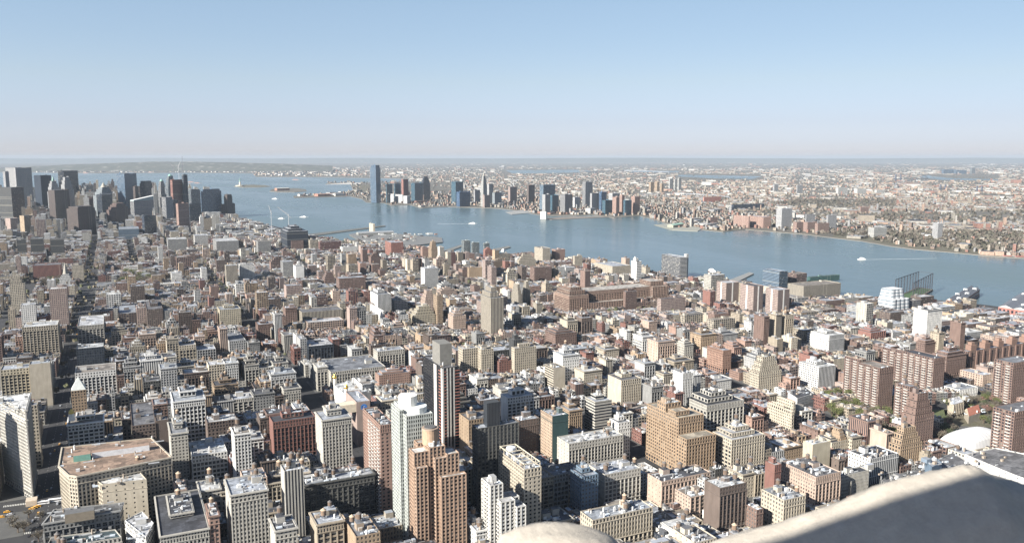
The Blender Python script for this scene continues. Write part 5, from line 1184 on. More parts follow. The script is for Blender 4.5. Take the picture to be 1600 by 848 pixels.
for j in range(len(street_y) - 1):
    n = 31 - j; ya = street_y[j] + (15 if n in (23, 14, 0) else 9); yb = street_y[j + 1] - (15 if n - 1 in (23, 14, 0) else 9)
    avs = AV if ya < 2600 else [v for v in range(-900, 2000, 118)]
    for i in range(len(avs) - 1):
        xa, xb = avs[i] + (15 if ya < 2600 else 8), avs[i + 1] - (15 if ya < 2600 else 8)
        if ya > 1650 and ya < 2600: xa += 3
        sx = shoreX(ya)
        if xa > sx: continue
        xb = min(xb, sx)
        if xb - xa < 15: continue
        cxs, cys = proj(np.array([xa, xb, xa, xb]), np.array([ya, ya, yb, yb]), np.array([30.] * 4))
        if cxs.max() < -40 or cxs.min() > 1660 or cys.min() > 900: continue
        pav.box(xa, ya, 0, xb, yb, .15, (.2, .2, .19))
        gx0, gy0, gx1, gy1 = xa + 4, ya + 3.5, xb - 4, yb - 3.5; mid_ = (gy0 + gy1) / 2
        big = (ya < 1250 and xa < 480) or ya > 3300
        for row in (0, 1):
            hb = height_at((xa + xb) / 2, ya)
            x = gx0
            while x < gx1 - 5:
                corner = x == gx0
                w = g.choices([g.uniform(7.5, 11), g.uniform(13, 20), g.uniform(20, 32)], [.3, .45, .25])[0] if big else (g.choices([g.uniform(6.2, 8.5), g.uniform(11, 18), g.uniform(20, 40)], [.6, .28, .12])[0])
                if 1250 <= ya < 1700 and xa < 480: w = g.uniform(9, 26)
                if xa > 1250 and ya < 1700: w = g.uniform(14, 55)
                if gx1 - x - w < 6: w = gx1 - x
                dep = (mid_ - gy0) * (g.uniform(.9, .99) if big or w > 20 else g.uniform(.62, .9))
                y0, y1 = (gy0, gy0 + dep) if row == 0 else (gy1 - dep, gy1)
                h = height_at(x, ya)
                if g.random() < .5: h = hb * g.uniform(.82, 1.12)
                if w < 9.5 and not big: h = min(h, g.uniform(12, 19))
                if big and w < 12: h *= g.uniform(.6, 1)
                corner = corner or x + w >= gx1 - 1
                x0, x1 = x, x + w - .25; x += w
                if in_park((x0 + x1) / 2, (y0 + y1) / 2): continue
                if x1 > shoreX(y1) - 10: continue
                if not clear(x0, y0, x1, y1):
                    ok = False
                    for q in TAKEN:
                        if x0 < q[2] + .6 and x1 > q[0] - .6 and y0 < q[3] + .6 and y1 > q[1] - .6:
                            if q[0] - x0 > 7: x1 = q[0] - .7
                            elif x1 - q[2] > 7: x0 = q[2] + .7
                            elif q[1] - y0 > 8: y1 = q[1] - .7
                            elif y1 - q[3] > 8: y0 = q[3] + .7
                    if not clear(x0, y0, x1, y1) or x1 - x0 < 5: continue
                lots.append([x0, y0, x1, y1, h, row, corner])
L = np.array([[l[0], l[1], l[2], l[3], l[4]] for l in lots])
# nothing may stand higher in the view than the photo leaves room for
def bounds(L):
    xs, ys = [], []
    for cx, cy in ((0, 1), (2, 1), (2, 3), (0, 3)):
        for z in (0, 1):
            a, b = proj(L[:, cx], L[:, cy], L[:, 4] * z); xs.append(a); ys.append(b)
    xs, ys = np.array(xs), np.array(ys); return xs.min(0), xs.max(0), ys.min(0), ys.max(0)
bx0, bx1, by0, by1 = bounds(L); dist = np.hypot((L[:, 0] + L[:, 2]) / 2, L[:, 1])
for q in RECTS:
    x0, y0, x1, y1, h, bot, pl, pr2, dq = q
    if pl < -100: continue
    m_ = np.where((dist < dq) & (bx0 < pr2 - 2) & (bx1 > pl + 2) & (by0 < bot))[0]
    for i in m_:
        lo, hi = 6., L[i, 4]; cx, cy = (L[i, 0] + L[i, 2]) / 2, (L[i, 1] + L[i, 3]) / 2
        if proj(cx, L[i, 3], lo)[1] < bot - 3: lo_ok = lo
        z = find(lambda z: -proj(cx, L[i, 3], z)[1], -bot, 6., L[i, 4]); L[i, 4] = max(min(L[i, 4], max(z, 7.5)), 6.)
# the sheds by the river stay low so that the water shows
m_ = (L[:, 0] > 1000); 
bx0, bx1, by0, by1 = bounds(L); keep = (bx1 > -5) & (bx0 < 1605) & (by0 < 850) & (by1 > 0)
keep &= ~((L[:, 0] < 60) & (L[:, 0] > -100) & (L[:, 1] < 560))
L = L[keep]; meta = [l for l, k_ in zip(lots, keep) if k_]; bx0, bx1, by0, by1 = bounds(L); dist = np.hypot((L[:, 0] + L[:, 2]) / 2, L[:, 1])
print('lots', len(L))
tag(pav.build('pavement_blocks', [MPAVE]), kind='structure')
# which lots show largest: paint their outlines far to near, with the named buildings in front of them
W_, H_ = 800, 424
ids = np.full((H_, W_), -1, np.int32)
def hull(P):
    P = sorted(map(tuple, P)); lo = []
    for seq in (P, P[::-1]):
        b = []
        for p in seq:
            while len(b) > 1 and (b[-1][0] - b[-2][0]) * (p[1] - b[-2][1]) - (b[-1][1] - b[-2][1]) * (p[0] - b[-2][0]) <= 0: b.pop()
            b.append(p)
        lo += b[:-1]
    return lo
def paint(r, ident):
    P = []
    for x, y in ((r[0], r[1]), (r[2], r[1]), (r[2], r[3]), (r[0], r[3])):
        for z in (0, r[4]): a, b = proj(x, y, z); P.append((float(a) / 2, float(b) / 2))
    h_ = hull(P); X_ = [p[0] for p in h_]; Y_ = [p[1] for p in h_]
    x0, x1, y0, y1 = max(0, int(min(X_))), min(W_ - 1, int(max(X_)) + 1), max(0, int(min(Y_))), min(H_ - 1, int(max(Y_)) + 1)
    if x1 <= x0 or y1 <= y0: return
    gx, gy = np.meshgrid(np.arange(x0, x1 + 1) + .5, np.arange(y0, y1 + 1) + .5); m = np.ones(gx.shape, bool)
    for i in range(len(h_)):
        p, q = h_[i], h_[(i + 1) % len(h_)]; m &= (q[0] - p[0]) * (gy - p[1]) - (q[1] - p[1]) * (gx - p[0]) >= 0
    ids[y0:y1 + 1, x0:x1 + 1][m] = ident
jobs = [(d_, tuple(r), i) for i, (r, d_) in enumerate(zip(L.tolist(), dist.tolist()))] + [(q[8], q[:5], -2) for q in RECTS]
for d_, r, i in sorted(jobs, key=lambda j_: -j_[0]): paint(r, i)
# the coping hides the foot of the picture
yy, xx = np.mgrid[0:H_, 0:W_] * 2.0
ids[(yy > np.interp(xx, [770, 800, 870, 940, 970, 971, 1110, 1515, 1600], [850, 825, 815, 828, 850, 850, 850, 727, 752]))] = -3
area = np.bincount(ids[ids >= 0], minlength=len(L)); cxp = np.zeros(len(L)); cyp = np.zeros(len(L))
yy, xx = np.mgrid[0:H_, 0:W_]; m = ids >= 0
cxp = np.bincount(ids[m], xx[m] * 2., minlength=len(L)) / np.maximum(area, 1); cyp = np.bincount(ids[m], yy[m] * 2., minlength=len(L)) / np.maximum(area, 1)
order = np.argsort(-area); single = [int(i) for i in order[:300] if area[i] > 20]
print('single', len(single), 'smallest', area[single[-1]])
# ---- describe each of the 300 so that it can be found
CN = dict(cream='cream', lime='pale stone', white='white', buff='buff', tan='tan', red='red brick', brick='brick', brown='brown brick', grey='grey', lgrey='light grey', pinkish='pinkish', olive='olive grey', peach='peach', salmon='salmon brick', dark='dark')
RN = {0: 'grey', 1: 'silver', 2: 'white', 3: 'dark grey', 4: 'black', 5: 'brown', 6: 'white', 7: 'dark grey', 8: 'silver'}
LMS = [(x, y, s) for x, y, s in LANDMARK if 0 < x < 1600]
SHORTS = {}
def phrase(s):
    w = s.split(); out = []
    for x in w:
        if len(out) >= 3 and x in ('with', 'of', 'on', 'in', 'behind', 'left', 'right', 'above', 'below', 'beside', 'among', 'at', 'by', 'before', 'joined', 'touching', 'near', 'rising', 'standing', 'whose', 'from'): break
        if x in ('with', 'of', 'on', 'in', 'behind', 'beside', 'left', 'right', 'just', 'above', 'below') and len(out) >= 2: break
        out.append(x)
        if len(out) >= 5: break
    while out[-1] in ('and', 'with', 'of', 'the', 'in', 'on', 'small', 'deep', 'strong'): out.pop()
    return 'the ' + ' '.join(out)
spec = {}
cnt = {}
for _, _, s in LMS: cnt[phrase(s)] = cnt.get(phrase(s), 0) + 1
LMS = [(x, y, s) for x, y, s in LMS if cnt[phrase(s)] == 1]
for i in single:
    x0, y0, x1, y1, h = L[i]; w = x1 - x0
    g2 = random.Random(1000 + i); near = dist[i] < 900
    pal = PAL_N if (dist[i] < 1300 and x0 < 600) else PAL_V
    col = g2.choices([a for a, _ in pal], [b for _, b in pal])[0]
    if w < 10 and g2.random() < .6: col = g2.choice(['brick', 'red', 'brown', 'salmon'])
    ri = g2.randrange(9); tk = (g2.choice([0, 1, 1, 2, 3]) if h > 20 else (1 if g2.random() < .15 else 0)) if dist[i] < 1500 else 0
    sty = g2.choice(['g', 'q', 'p', 'r', 'v', 'g', 'q']) if h > 22 and w > 11 else g2.choice(['p', 'p', 'q', 'g'])
    if h > 30 and w < 13: sty = g2.choice(['q', 'v'])
    shp = g2.choice(['box', 'box', 'pent', 'box', 'step']) if h > 24 and w > 14 else 'box'
    siz = 'tall' if h > 46 else 'mid-height' if h > 30 else 'low' if h > 15 else 'very low'
    if w < 9.5: siz += ' narrow'
    elif w > 34: siz += ' wide'
    knd = 'loft' if h > 20 and dist[i] < 1300 and x0 < 700 else 'flats' if h > 24 else 'row house' if w < 12 else 'walk-up'
    bx, by = cxp[i], cyp[i]; best = min(LMS, key=lambda l: (l[0] - bx) ** 2 + 2.2 * (l[1] - by) ** 2)
    dx, dy = bx - best[0], by - best[1]
    rel = ('right of' if dx > 0 else 'left of') if abs(dx) > 1.4 * abs(dy) else ('below' if dy > 0 else 'above')
    rn = RN[ri] + ' roof'; dsc = f'{siz} {CN[col]} {knd}'
    far = math.hypot(dx, dy); rr_ = rel if far < 45 else 'some way ' + rel
    spec[i] = dict(col=col, ri=ri, tk=tk, sty=sty, shp=shp, knd=knd, d=dsc, rn=rn, rel=rr_ + ' ' + phrase(best[2]), bx=bx, side=g2.choice(['n', 's', 's', 'p', 'n']) if not meta[i][6] else sty, cl=(g2.randrange(6, 14) if dist[i] < 1000 else 2))
lab = {}
for i, s in spec.items():
    extra = f" with {s['rn']}"; s['base'] = f"{s['d']}{extra} {s['rel']}"
    if len(s['base'].split()) > 14: s['base'] = f"{s['d']} {s['rel']}"
    lab.setdefault(s['base'], []).append(i)
ORD = ['leftmost', 'second from left', 'third from left', 'fourth from left', 'fifth from left', 'sixth from left', 'seventh from left', 'eighth from left']
for b, ii in lab.items():
    ii.sort(key=lambda i: spec[i]['bx'])
    for n_, i in enumerate(ii): spec[i]['label'] = b if len(ii) == 1 else ('rightmost ' if n_ == len(ii) - 1 else ORD[min(n_, 7)] + ' ') + b
for i in single:
    s = spec[i]; x0, y0, x1, y1, h = L[i]; lev = 2 if dist[i] < 680 else 1 if dist[i] < 1600 else 0
    cc = tuple(min(.82, v * random.Random(i).uniform(.85, 1.15)) for v in C[s['col']])
    nm = {'loft': 'loft_building', 'flats': 'apartment_building', 'row house': 'row_house', 'walk-up': 'walk_up_building'}[s['knd']]
    building(nm, s['label'], tiers_of(s['shp'], x0, y0, x1, y1, h), cc, s['sty'], random.Random(i), lev, side=s['side'], roofc=ROOFS[s['ri']], tanks=s['tk'], clutter=s['cl'], corn=random.Random(i).choice([None, 1., 1.1, .6]) if h > 14 else None, bulk=(1 if h > 12 else 0) + (1 if x1 - x0 > 24 else 0), group='buildings of the street grid', balc=False)
# ---- all the other lots, too many to tell apart
rest = Acc(); ss = set(single)
for i in range(len(L)):
    if i in ss or area[i] == 0 and dist[i] > 1800: continue
    x0, y0, x1, y1, h = L[i].tolist(); near = dist[i] < 1500
    col = C[pick(PAL_N if (dist[i] < 1300 and x0 < 600) or y0 > 3300 else PAL_V)]; v = g.uniform(.8, 1.15); col = tuple(min(.82, c * v) for c in col)
    sty = ST[g.choice(['g', 'q', 'p', 'p', 'q', 'v'] if h > 22 else ['p', 'p', 'q', 'g'])]; sd = ST[g.choice(['n', 's', 's', 'p'])] if not meta[i][6] else sty
    rc = ROOFS[g.randrange(9)]
    for ti, (poly, z0, z1) in enumerate(tiers_of('pent' if h > 26 and x1 - x0 > 14 and g.random() < .5 else 'box', x0, y0, x1, y1, h)):
        n_ = 4
        for e in range(4):
            p, q = poly[e], poly[(e + 1) % 4]; facade(rest, p, q, z0, z1, sty if e in (0, 2) else sd, col, False)
        fan(rest, poly if not near else inset(poly, .4), z1 - (.8 if near else 0), rc, 2)
        if near: parapet(rest, poly, z1 - .8, z1, col)
    w, d = x1 - x0, y1 - y0
    if dist[i] < 3200 and min(w, d) > 5:
        for b in range(g.randrange(2, 8 if w > 12 else 4)):
            bw, bd, bh = min(w * .4, g.uniform(1, 5)), min(d * .35, g.uniform(1, 5)), g.uniform(1.2, 4.2); bx, by = g.uniform(x0 + .6, x1 - bw - .6), g.uniform(y0 + .6, y1 - bd - .6)
            rest.box(bx, by, z1 - .8, bx + bw, by + bd, z1 + bh - .8, np.array(col) * g.uniform(.4, 1.2), topcol=ROOFS[g.randrange(9)], topmi=2)
        if h > 20 and g.random() < .45 and dist[i] < 2400:
            tx, ty = g.uniform(x0 + 2.5, x1 - 2.5), g.uniform(y0 + 2.5, y1 - 2.5); c = g.choice([(.1, .08, .06), (.16, .11, .08), (.2, .14, .1)])
            for ax, ay in ((-1.2, -1.2), (1.2, -1.2), (1.2, 1.2), (-1.2, 1.2)): rest.box(tx + ax - .15, ty + ay - .15, z1 - .8, tx + ax + .15, ty + ay + .15, z1 + 2.4, (.08, .08, .08))
            rest.cyl(tx, ty, z1 + 2.3, z1 + 5.6, 1.9, 1.8, 10, c); rest.cyl(tx, ty, z1 + 5.6, z1 + 7, 2.1, .1, 10, np.array(c) * 1.1)
tag(rest.build('distant_city_buildings', [MF, MG, MR]), 'thousands of low city buildings packed along the street grid to the river', 'buildings', kind='stuff')
# ---------------------------------------------------------------- the far shore: towns, woods, bridges, piers, boats
t = random.Random(5); town = Acc(); ny = np.array([y for _, y in NJ]); nx = np.array([x for x, _ in NJ])
def inside(x, y, P=NJ):
    c = False; n = len(P)
    for i in range(n):
        (x1, y1), (x2, y2) = P[i], P[(i + 1) % n]
        if (y1 > y) != (y2 > y) and x < (x2 - x1) * (y - y1) / (y2 - y1) + x1: c = not c
    return c
BAYS = [((785, 905), (264.5, 272)), ((1055, 1192), (272, 281)), ((1440, 1560), (273, 283)), ((985, 1062), (266, 270))]
WOODS = [(1330, 335, 1420, 345), (1380, 330, 1605, 348), (1230, 312, 1400, 324), (560, 284, 720, 300), (1300, 362, 1600, 396)]
def town_box(acc, px, py, s, hh, col, ang):
    X, Y = G(px, py); d = math.hypot(X, Y); c, s_ = math.cos(ang), math.sin(ang); w, dd = s * t.uniform(.7, 1.6), s * t.uniform(.5, 1.1)
    P = [(X + a * w * c - b * dd * s_, Y + a * w * s_ + b * dd * c) for a, b in ((-.5, -.5), (.5, -.5), (.5, .5), (-.5, .5))]
    for e in range(4):
        p, q = P[e], P[(e + 1) % 4]; Lq = math.hypot(q[0] - p[0], q[1] - p[1]); acc.add([(*p, -1), (*q, -1), (*q, hh), (*p, hh)], col, (4, 3.5, .45, .45) if d < 7000 else (3, 3, 0, 0), 0, [(0, 0), (Lq, 0), (Lq, hh), (0, hh)])
    acc.add([(*p, hh) for p in P], np.array(t.choice(ROOFS)) * .72, mi=1)
n_ = 0
PT = [((.38, .36, .325), 2.2), ((.27, .25, .215), 3.4), ((.3, .26, .21), 3), ((.25, .14, .11), 2), ((.2, .15, .12), 3), ((.36, .26, .2), 2), ((.26, .26, .26), 2)]
while n_ < 17000:
    px = t.uniform(-20, 1620); py = 254.5 + 148 * t.random() ** 1.15
    if not inside(px, py + 1.5) or any(a[0] < px < a[1] and b[0] < py < b[1] for a, b in BAYS) or any(a < px < c and b < py < d for a, b, c, d in WOODS) and t.random() < .93: continue
    X, Y = G(px, py); d = math.hypot(X, Y)
    if px < 560 and py < 262: continue
    if py < 262 and t.random() < .5: continue
    if math.sin(X * .004) * math.sin(Y * .0031 + X * .001) > .45 and t.random() < .75: continue
    ang = .35 + (.6 if X > 3200 else 0) + t.uniform(-.06, .06)
    big = t.random() < .05 + .07 * (d > 7000)
    s = t.uniform(7, 15) if not big else t.uniform(25, 75)
    if d > 9000: s *= 1.5
    if d > 15000: s *= 1.6
    hh = t.uniform(7, 14) if not big else t.uniform(8, 18)
    if t.random() < .03: hh = t.uniform(20, 42)
    col = t.choices([a for a, _ in PT], [b for _, b in PT])[0]
    if big and t.random() < .25: col = (.46, .45, .42)
    town_box(town, px, py, s, hh, col, ang); n_ += 1
for k_ in range(420): px = t.uniform(60, 560); town_box(town, px, 269.2 - (px > 400) * t.uniform(-6.5, 0) - 4.5 * t.random() ** 2, t.uniform(30, 80), t.uniform(8, 22), t.choice([(.55, .53, .5), (.4, .38, .35), (.3, .25, .2)]), .4)
tag(town.build('distant_town', [MF, MR]), 'hazy spread of small houses and sheds over the far shore', 'town', kind='stuff')
# Woods and street trees too far away to count
def clump_stuff(name, label, pts, size, cols, kind='stuff'):
    a = Acc()
    for (X, Y, z) in pts:
        s = size * t.uniform(.7, 1.4); c = np.array(t.choice(cols)) * t.uniform(.8, 1.2)
        for q in range(5):
            th, ph = t.random() * 6.28, t.uniform(-.3, 1.1); n = Vector((math.cos(th) * math.cos(ph), math.sin(th) * math.cos(ph), math.sin(ph))); u = n.orthogonal().normalized(); v = n.cross(u)
            o = Vector((X, Y, z + s * .45)) + n * s * .28; r = s * .42
            a.add([o + u * r + v * r * .3, o + v * r - u * .3 * r, o - u * r - v * .3 * r, o - v * r + u * .3 * r], c)
    return tag(a.build(name, [MT]), label, 'trees', kind=kind)
pts = []
for a, b, c, d in WOODS + [(840, 290, 1600, 330), (700, 280, 1000, 300), (1200, 350, 1600, 375), (400, 262, 1600, 290), (960, 315, 1300, 352)]:
    for k in range(int((c - a) * (d - b) / (6 if d - b < 16 else 13))):
        px, py = t.uniform(a, c), t.uniform(b, d)
        if inside(px, py + 1) and inside(px, py + 4): pts.append((*G(px, py), -.6))
clump_stuff('far_woods', 'brown leafless woods and park trees on the far shore', pts, 13, [(.1, .085, .068), (.12, .1, .08), (.09, .085, .062), (.11, .1, .078)])
MTR = [(.1, .08, .055), (.12, .1, .065), (.09, .095, .045), (.14, .12, .075)]
pts = []
for k in range(5200):
    X, Y = t.uniform(-300, 1600), t.uniform(1250, 3600)
    if X > shoreX(Y) - 20: continue
    if t.random() < .65:
        st_ = street_y[min(len(street_y) - 1, max(0, int((Y - street_y[0]) / 80)))]; Y = st_ + t.choice([-7, 7]) + t.uniform(-1, 1)
    px, py = proj(X, Y, 0)
    if -10 < px < 1610: pts.append((X, Y, 2))
clump_stuff('far_street_trees', 'bare brownish street and yard trees among the far low roofs', pts, 7.5, MTR)
# ---------------------------------------------------------------- trees near enough to tell apart
MLEAF = attr_material('leaves', .8, .8, .7, 1.3); MBARK = plain('bark', (.1, .075, .055), .95)
def tree_meshes(seed, leafy, cols):
    r = random.Random(seed); tr = Acc(); cr = Acc()
    hgt = 6.; tr.bar((0, 0, 0), (0, 0, hgt * .55), .28, (.1, .08, .06))
    tips = []
    for k in range(9):
        a = k * 2.4 + r.random(); e = r.uniform(.5, 1.2); p = Vector((0, 0, hgt * r.uniform(.35, .6))); q = p + Vector((math.cos(a) * math.cos(e), math.sin(a) * math.cos(e), math.sin(e))) * r.uniform(2.8, 4.6)
        tr.bar(p, q, .13, (.1, .08, .06)); tips.append(q)
        for m in range(3):
            q2 = q + Vector((r.uniform(-1, 1), r.uniform(-1, 1), r.uniform(0, 1.2))) * 1.6; tr.bar(q, q2, .06, (.1, .08, .06)); tips.append(q2)
    for q in tips:
        for m in range(leafy):
            o = q + Vector((r.gauss(0, .75), r.gauss(0, .75), r.gauss(0, .6))); n = Vector((r.gauss(0, 1), r.gauss(0, 1), r.gauss(.6, 1))).normalized(); u = n.orthogonal().normalized() * r.uniform(.16, .36); v = n.cross(u) * r.uniform(.8, 1.3)
            cr.add([o + u, o + v, o - u, o - v], np.array(r.choice(cols)) * r.uniform(.7, 1.3))
    a, b = tr.build('trunk', [MBARK]), cr.build('crown', [MLEAF]); d = (a.data, b.data); bpy.data.objects.remove(a); bpy.data.objects.remove(b); return d
TREES = dict(green=[tree_meshes(s, 22, [(.1, .12, .035), (.13, .135, .045), (.08, .095, .035)]) for s in (1, 2)], brown=[tree_meshes(s, 16, [(.1, .085, .065), (.125, .105, .08), (.09, .085, .06)]) for s in (3, 4)], dark=[tree_meshes(s, 20, [(.05, .07, .03), (.07, .085, .04)]) for s in (5,)], pink=[tree_meshes(6, 18, [(.2, .1, .085), (.14, .09, .065)])])
def tree(x, y, z, s, kind, label, group):
    T = t.choice(TREES[kind]); r = empty('tree', x, y, z, label, 'tree', group); r.rotation_euler = (0, 0, t.random() * 6.28); r.scale = (s * t.uniform(.9, 1.15), s * t.uniform(.9, 1.15), s)
    for nm, me in zip(('trunk', 'crown'), T):
        o = bpy.data.objects.new(nm, me); COL.objects.link(o); o.parent = r
poly_obj('courtyard_lawn', [G(*p) for p in [(1285, 622), (1330, 600), (1400, 640), (1480, 640), (1480, 672), (1420, 690), (1300, 650)]], .16, MLAWN)
poly_obj('yard_lawn', [G(*p) for p in [(1475, 640), (1556, 625), (1556, 668), (1480, 664)]], .16, MGRASS)
def free_spot(x, y, r=3):
    return not any(q[0] - r < x < q[2] + r and q[1] - r < y < q[3] + r for q in RECTS) and not any(abs(x - (l[0] + l[2]) / 2) < (l[2] - l[0]) / 2 + 1 and abs(y - (l[1] + l[3]) / 2) < (l[3] - l[1]) / 2 + 1 for l in NEARL)
NEARL = [tuple(r) for r, d in zip(L.tolist(), dist.tolist()) if d < 1500]
def grove(pts, n, kinds, label, group, smin=1., smax=1.5, gap=4):
    placed = []; tries = 0
    while len(placed) < n and tries < n * 40:
        tries += 1; px = t.uniform(min(p[0] for p in pts), max(p[0] for p in pts)); py = t.uniform(min(p[1] for p in pts), max(p[1] for p in pts))
        if not inside(px, py, pts): continue
        x, y = G(px, py)
        if not free_spot(x, y) or any((x - a) ** 2 + (y - b) ** 2 < gap ** 2 for a, b in placed): continue
        placed.append((x, y)); k = t.choices([a for a, _ in kinds], [b for _, b in kinds])[0]
        tree(x, y, .15, t.uniform(smin, smax), k, {'green': 'fresh yellow-green', 'brown': 'bare brownish', 'dark': 'dark green', 'pink': 'reddish budding'}[k] + ' ' + label, group)
grove([(1288, 628), (1325, 606), (1345, 606), (1345, 655), (1300, 655)], 34, [('green', 3), ('brown', 2)], 'tree in the courtyard left of the brick balcony towers', 'courtyard trees by the towers', 1.1, 1.7)
grove([(1340, 640), (1400, 650), (1405, 690), (1340, 668)], 34, [('green', 3), ('brown', 3)], 'tree at the foot of the brick balcony towers', 'trees below the towers', 1., 1.6)
grove([(1465, 640), (1560, 612), (1560, 668), (1482, 660)], 34, [('green', 2), ('brown', 4), ('dark', 1), ('pink', .3)], 'tree in the yard behind the white dome', 'trees behind the dome', 1., 1.5)
grove([(1462, 660), (1485, 655), (1490, 700), (1462, 700)], 12, [('dark', 2), ('brown', 2), ('pink', 1)], 'tree left of the white dome', 'trees left of the dome', 1., 1.4)
grove([(188, 447), (196, 430), (240, 430), (246, 446)], 50, [('brown', 5), ('green', 1)], 'tree in the distant square park', 'trees of the distant park', 1.5, 2.2, 7)
grove([(60, 446), (64, 436), (100, 436), (100, 448)], 18, [('brown', 5), ('dark', 1)], 'tree in front of the dark red cube', 'trees by the red cube', 1.5, 2.2, 7)
grove([(1300, 505), (1345, 495), (1345, 520), (1305, 520)], 22, [('brown', 2), ('dark', 2), ('green', 1)], 'tree around the old seminary yard', 'trees of the seminary yard', 1.1, 1.6)
grove([(0, 812), (64, 800), (64, 848), (0, 848)], 6, [('brown', 1)], 'tree in the square at the bottom left corner', 'bare trees of the square', .9, 1.2)
# street trees on the low cross streets
for q in range(90):
    j = t.randrange(4, 20); y = street_y[j] + t.choice([-6.4, 6.4]); x = t.uniform(500, 1250); px, py = proj(x, y, 4)
    if 0 < px < 1600 and 430 < py < 760 and free_spot(x, y, .5) and all(abs(x - a) > 16 for a in AV): tree(x, y, .15, t.uniform(.7, 1.1), t.choice(['brown', 'green', 'brown']), 'street tree on a cross street of low houses', 'street trees')
# ---------------------------------------------------------------- cars, taxis and buses
def car_mesh(c, taxi=False):
    body = Acc(); body.box(-.9, -2.3, .35, .9, 2.3, .85, c); body.box(-.8, -1.3, 1.32, .8, 1.0, 1.4, c)
    if taxi: body.box(-.3, -.3, 1.4, .3, .0, 1.6, (.8, .8, .7))
    gl = Acc(); P0 = rect(-.85, -1.7, .85, 1.5); P1 = rect(-.75, -1.25, .75, .95)
    for i in range(4): j = (i + 1) % 4; gl.add([(*P0[i], .85), (*P0[j], .85), (*P1[j], 1.34), (*P1[i], 1.34)], (.04, .04, .05))
    out = [('body', body.build('body', [MCAR])), ('windows', gl.build('glasshouse', [MCAR]))]
    wh = Acc()
    for x in (-.9, .7):
        for y in (-1.45, 1.45):
            for k in range(8):
                a, b = k * .785, (k + 1) * .785; f = lambda r, th, xx: (xx, y + r * math.cos(th), .33 + r * math.sin(th))
                wh.add([f(.33, a, x), f(.33, b, x), f(.33, b, x + .2), f(.33, a, x + .2)], (.02, .02, .02)); wh.add([(x, y, .33), f(.33, a, x), f(.33, b, x), (x, y, .331)], (.02, .02, .02)); wh.add([(x + .2, y, .33), f(.33, a, x + .2), f(.33, b, x + .2), (x + .2, y, .331)], (.02, .02, .02))
    out.append(('wheels', wh.build('wheel_set', [MCAR])))
    d = [(n, o.data) for n, o in out]
    for _, o in out: bpy.data.objects.remove(o)
    return d
MCAR = attr_material('car_paint', .25, .5, .97, 1.03)
CARS = dict(silver=(.5, .51, .53), black=(.02, .02, .025), white=(.78, .78, .76), grey=(.16, .17, .18), blue=(.05, .09, .2), red=(.35, .03, .03)); CARM = {k: car_mesh(v) for k, v in CARS.items()}; CARM['yellow'] = car_mesh((.75, .38, .03), True)
def car(x, y, rz, col, where, taxi=False, big=1.):
    o = empty('taxi' if col == 'yellow' else 'car', x, y, .02, f"{'yellow taxi' if col == 'yellow' else col + ' car'} {where}", 'taxi' if col == 'yellow' else 'car', 'cars and taxis ' + where); o.rotation_euler = (0, 0, rz); o.scale = (big,) * 3
    for n, me in CARM[col]:
        c = bpy.data.objects.new({'body': 'body', 'windows': 'glasshouse', 'wheels': 'wheel_set'}[n], me); COL.objects.link(c); c.parent = o
CK = ['silver', 'black', 'white', 'grey', 'blue', 'red', 'yellow']; CWt = [4, 4, 4, 3, 1, 1, 5]
used_ = []
for q in range(90):
    y = t.uniform(690, 2100); x = -70 + t.choice([-10.5, -7, -3.5, 0, 3.5, 7, 10.5])
    if any(abs(y - b) < 7 and abs(x - a) < 2.5 for a, b in used_): continue
    used_.append((x, y)); car(x, y, 0, t.choices(CK, CWt)[0], 'on the long shaded avenue')
for q in range(110):
    j = t.randrange(2, 22); y = street_y[j] + t.choice([-6., -2.2, 2.2, 6.]) * .95; x = t.uniform(500, 1300); px, py = proj(x, y, 0)
    if not (0 < px < 1600 and 430 < py < 840) or any(abs(x - a) < 6 and abs(y - b) < 2.4 for a, b in used_): continue
    used_.append((x, y)); car(x, y, math.pi / 2, t.choices(CK[:6], CWt[:6])[0], 'on a cross street')
for (px, py), c in (((11, 800), 'yellow'), ((16, 804), 'silver'), ((50, 795), 'yellow'), ((54, 793), 'yellow'), ((59, 791), 'yellow'), ((2, 808), 'yellow'), ((60, 808), 'silver')):
    x, y = G(px, py); car(x, y, math.pi / 2 - .12, c, 'at the sunlit crossing', big=1.15)
for q in range(46):
    x, y = G(t.uniform(1490, 1550), t.uniform(592, 612))
    if any(abs(x - a) < 2.6 and abs(y - b) < 5.2 for a, b in used_) or not free_spot(x, y, 2): continue
    used_.append((x, y)); car(x, y, 0, t.choice(['white', 'silver', 'black', 'blue']), 'in the open car park')
def bus(x, y, rz, label):
    o = empty('bus', x, y, 0, label, 'bus', 'white buses at the crossing'); o.rotation_euler = (0, 0, rz)
    a = Acc(); a.box(-1.3, -6, .4, 1.3, 6, 3.1, (.75, .75, .75), topcol=(.82, .82, .82)); a.build('body', [MCAR], o)
    for sx in (-1.31, 1.31): a = Acc(); a.add([(sx, -5.5, 1.5), (sx, 5.4, 1.5), (sx, 5.4, 2.5), (sx, -5.5, 2.5)], (.03, .03, .04)); a.build('side_window', [MCAR], o)
    a = Acc(); a.box(-.8, -3, 3.1, .8, 1, 3.35, (.6, .6, .6)); a.build('roof_unit', [MCAR], o)
    for sx in (-1.3, 1.05):
        for sy in (-4, 3.6): a = Acc(); a.box(sx, sy, 0, sx + .25, sy + .95, .95, (.02, .02, .02)); a.build('wheel', [MCAR], o)
x, y = G(66, 787); bus(x, y, math.pi / 2 - .1, 'white bus crossing in the sun, left of the other bus')
x, y = G(87, 783); bus(x, y, math.pi / 2 - .1, 'white bus crossing in the sun, half hidden by the pale office')
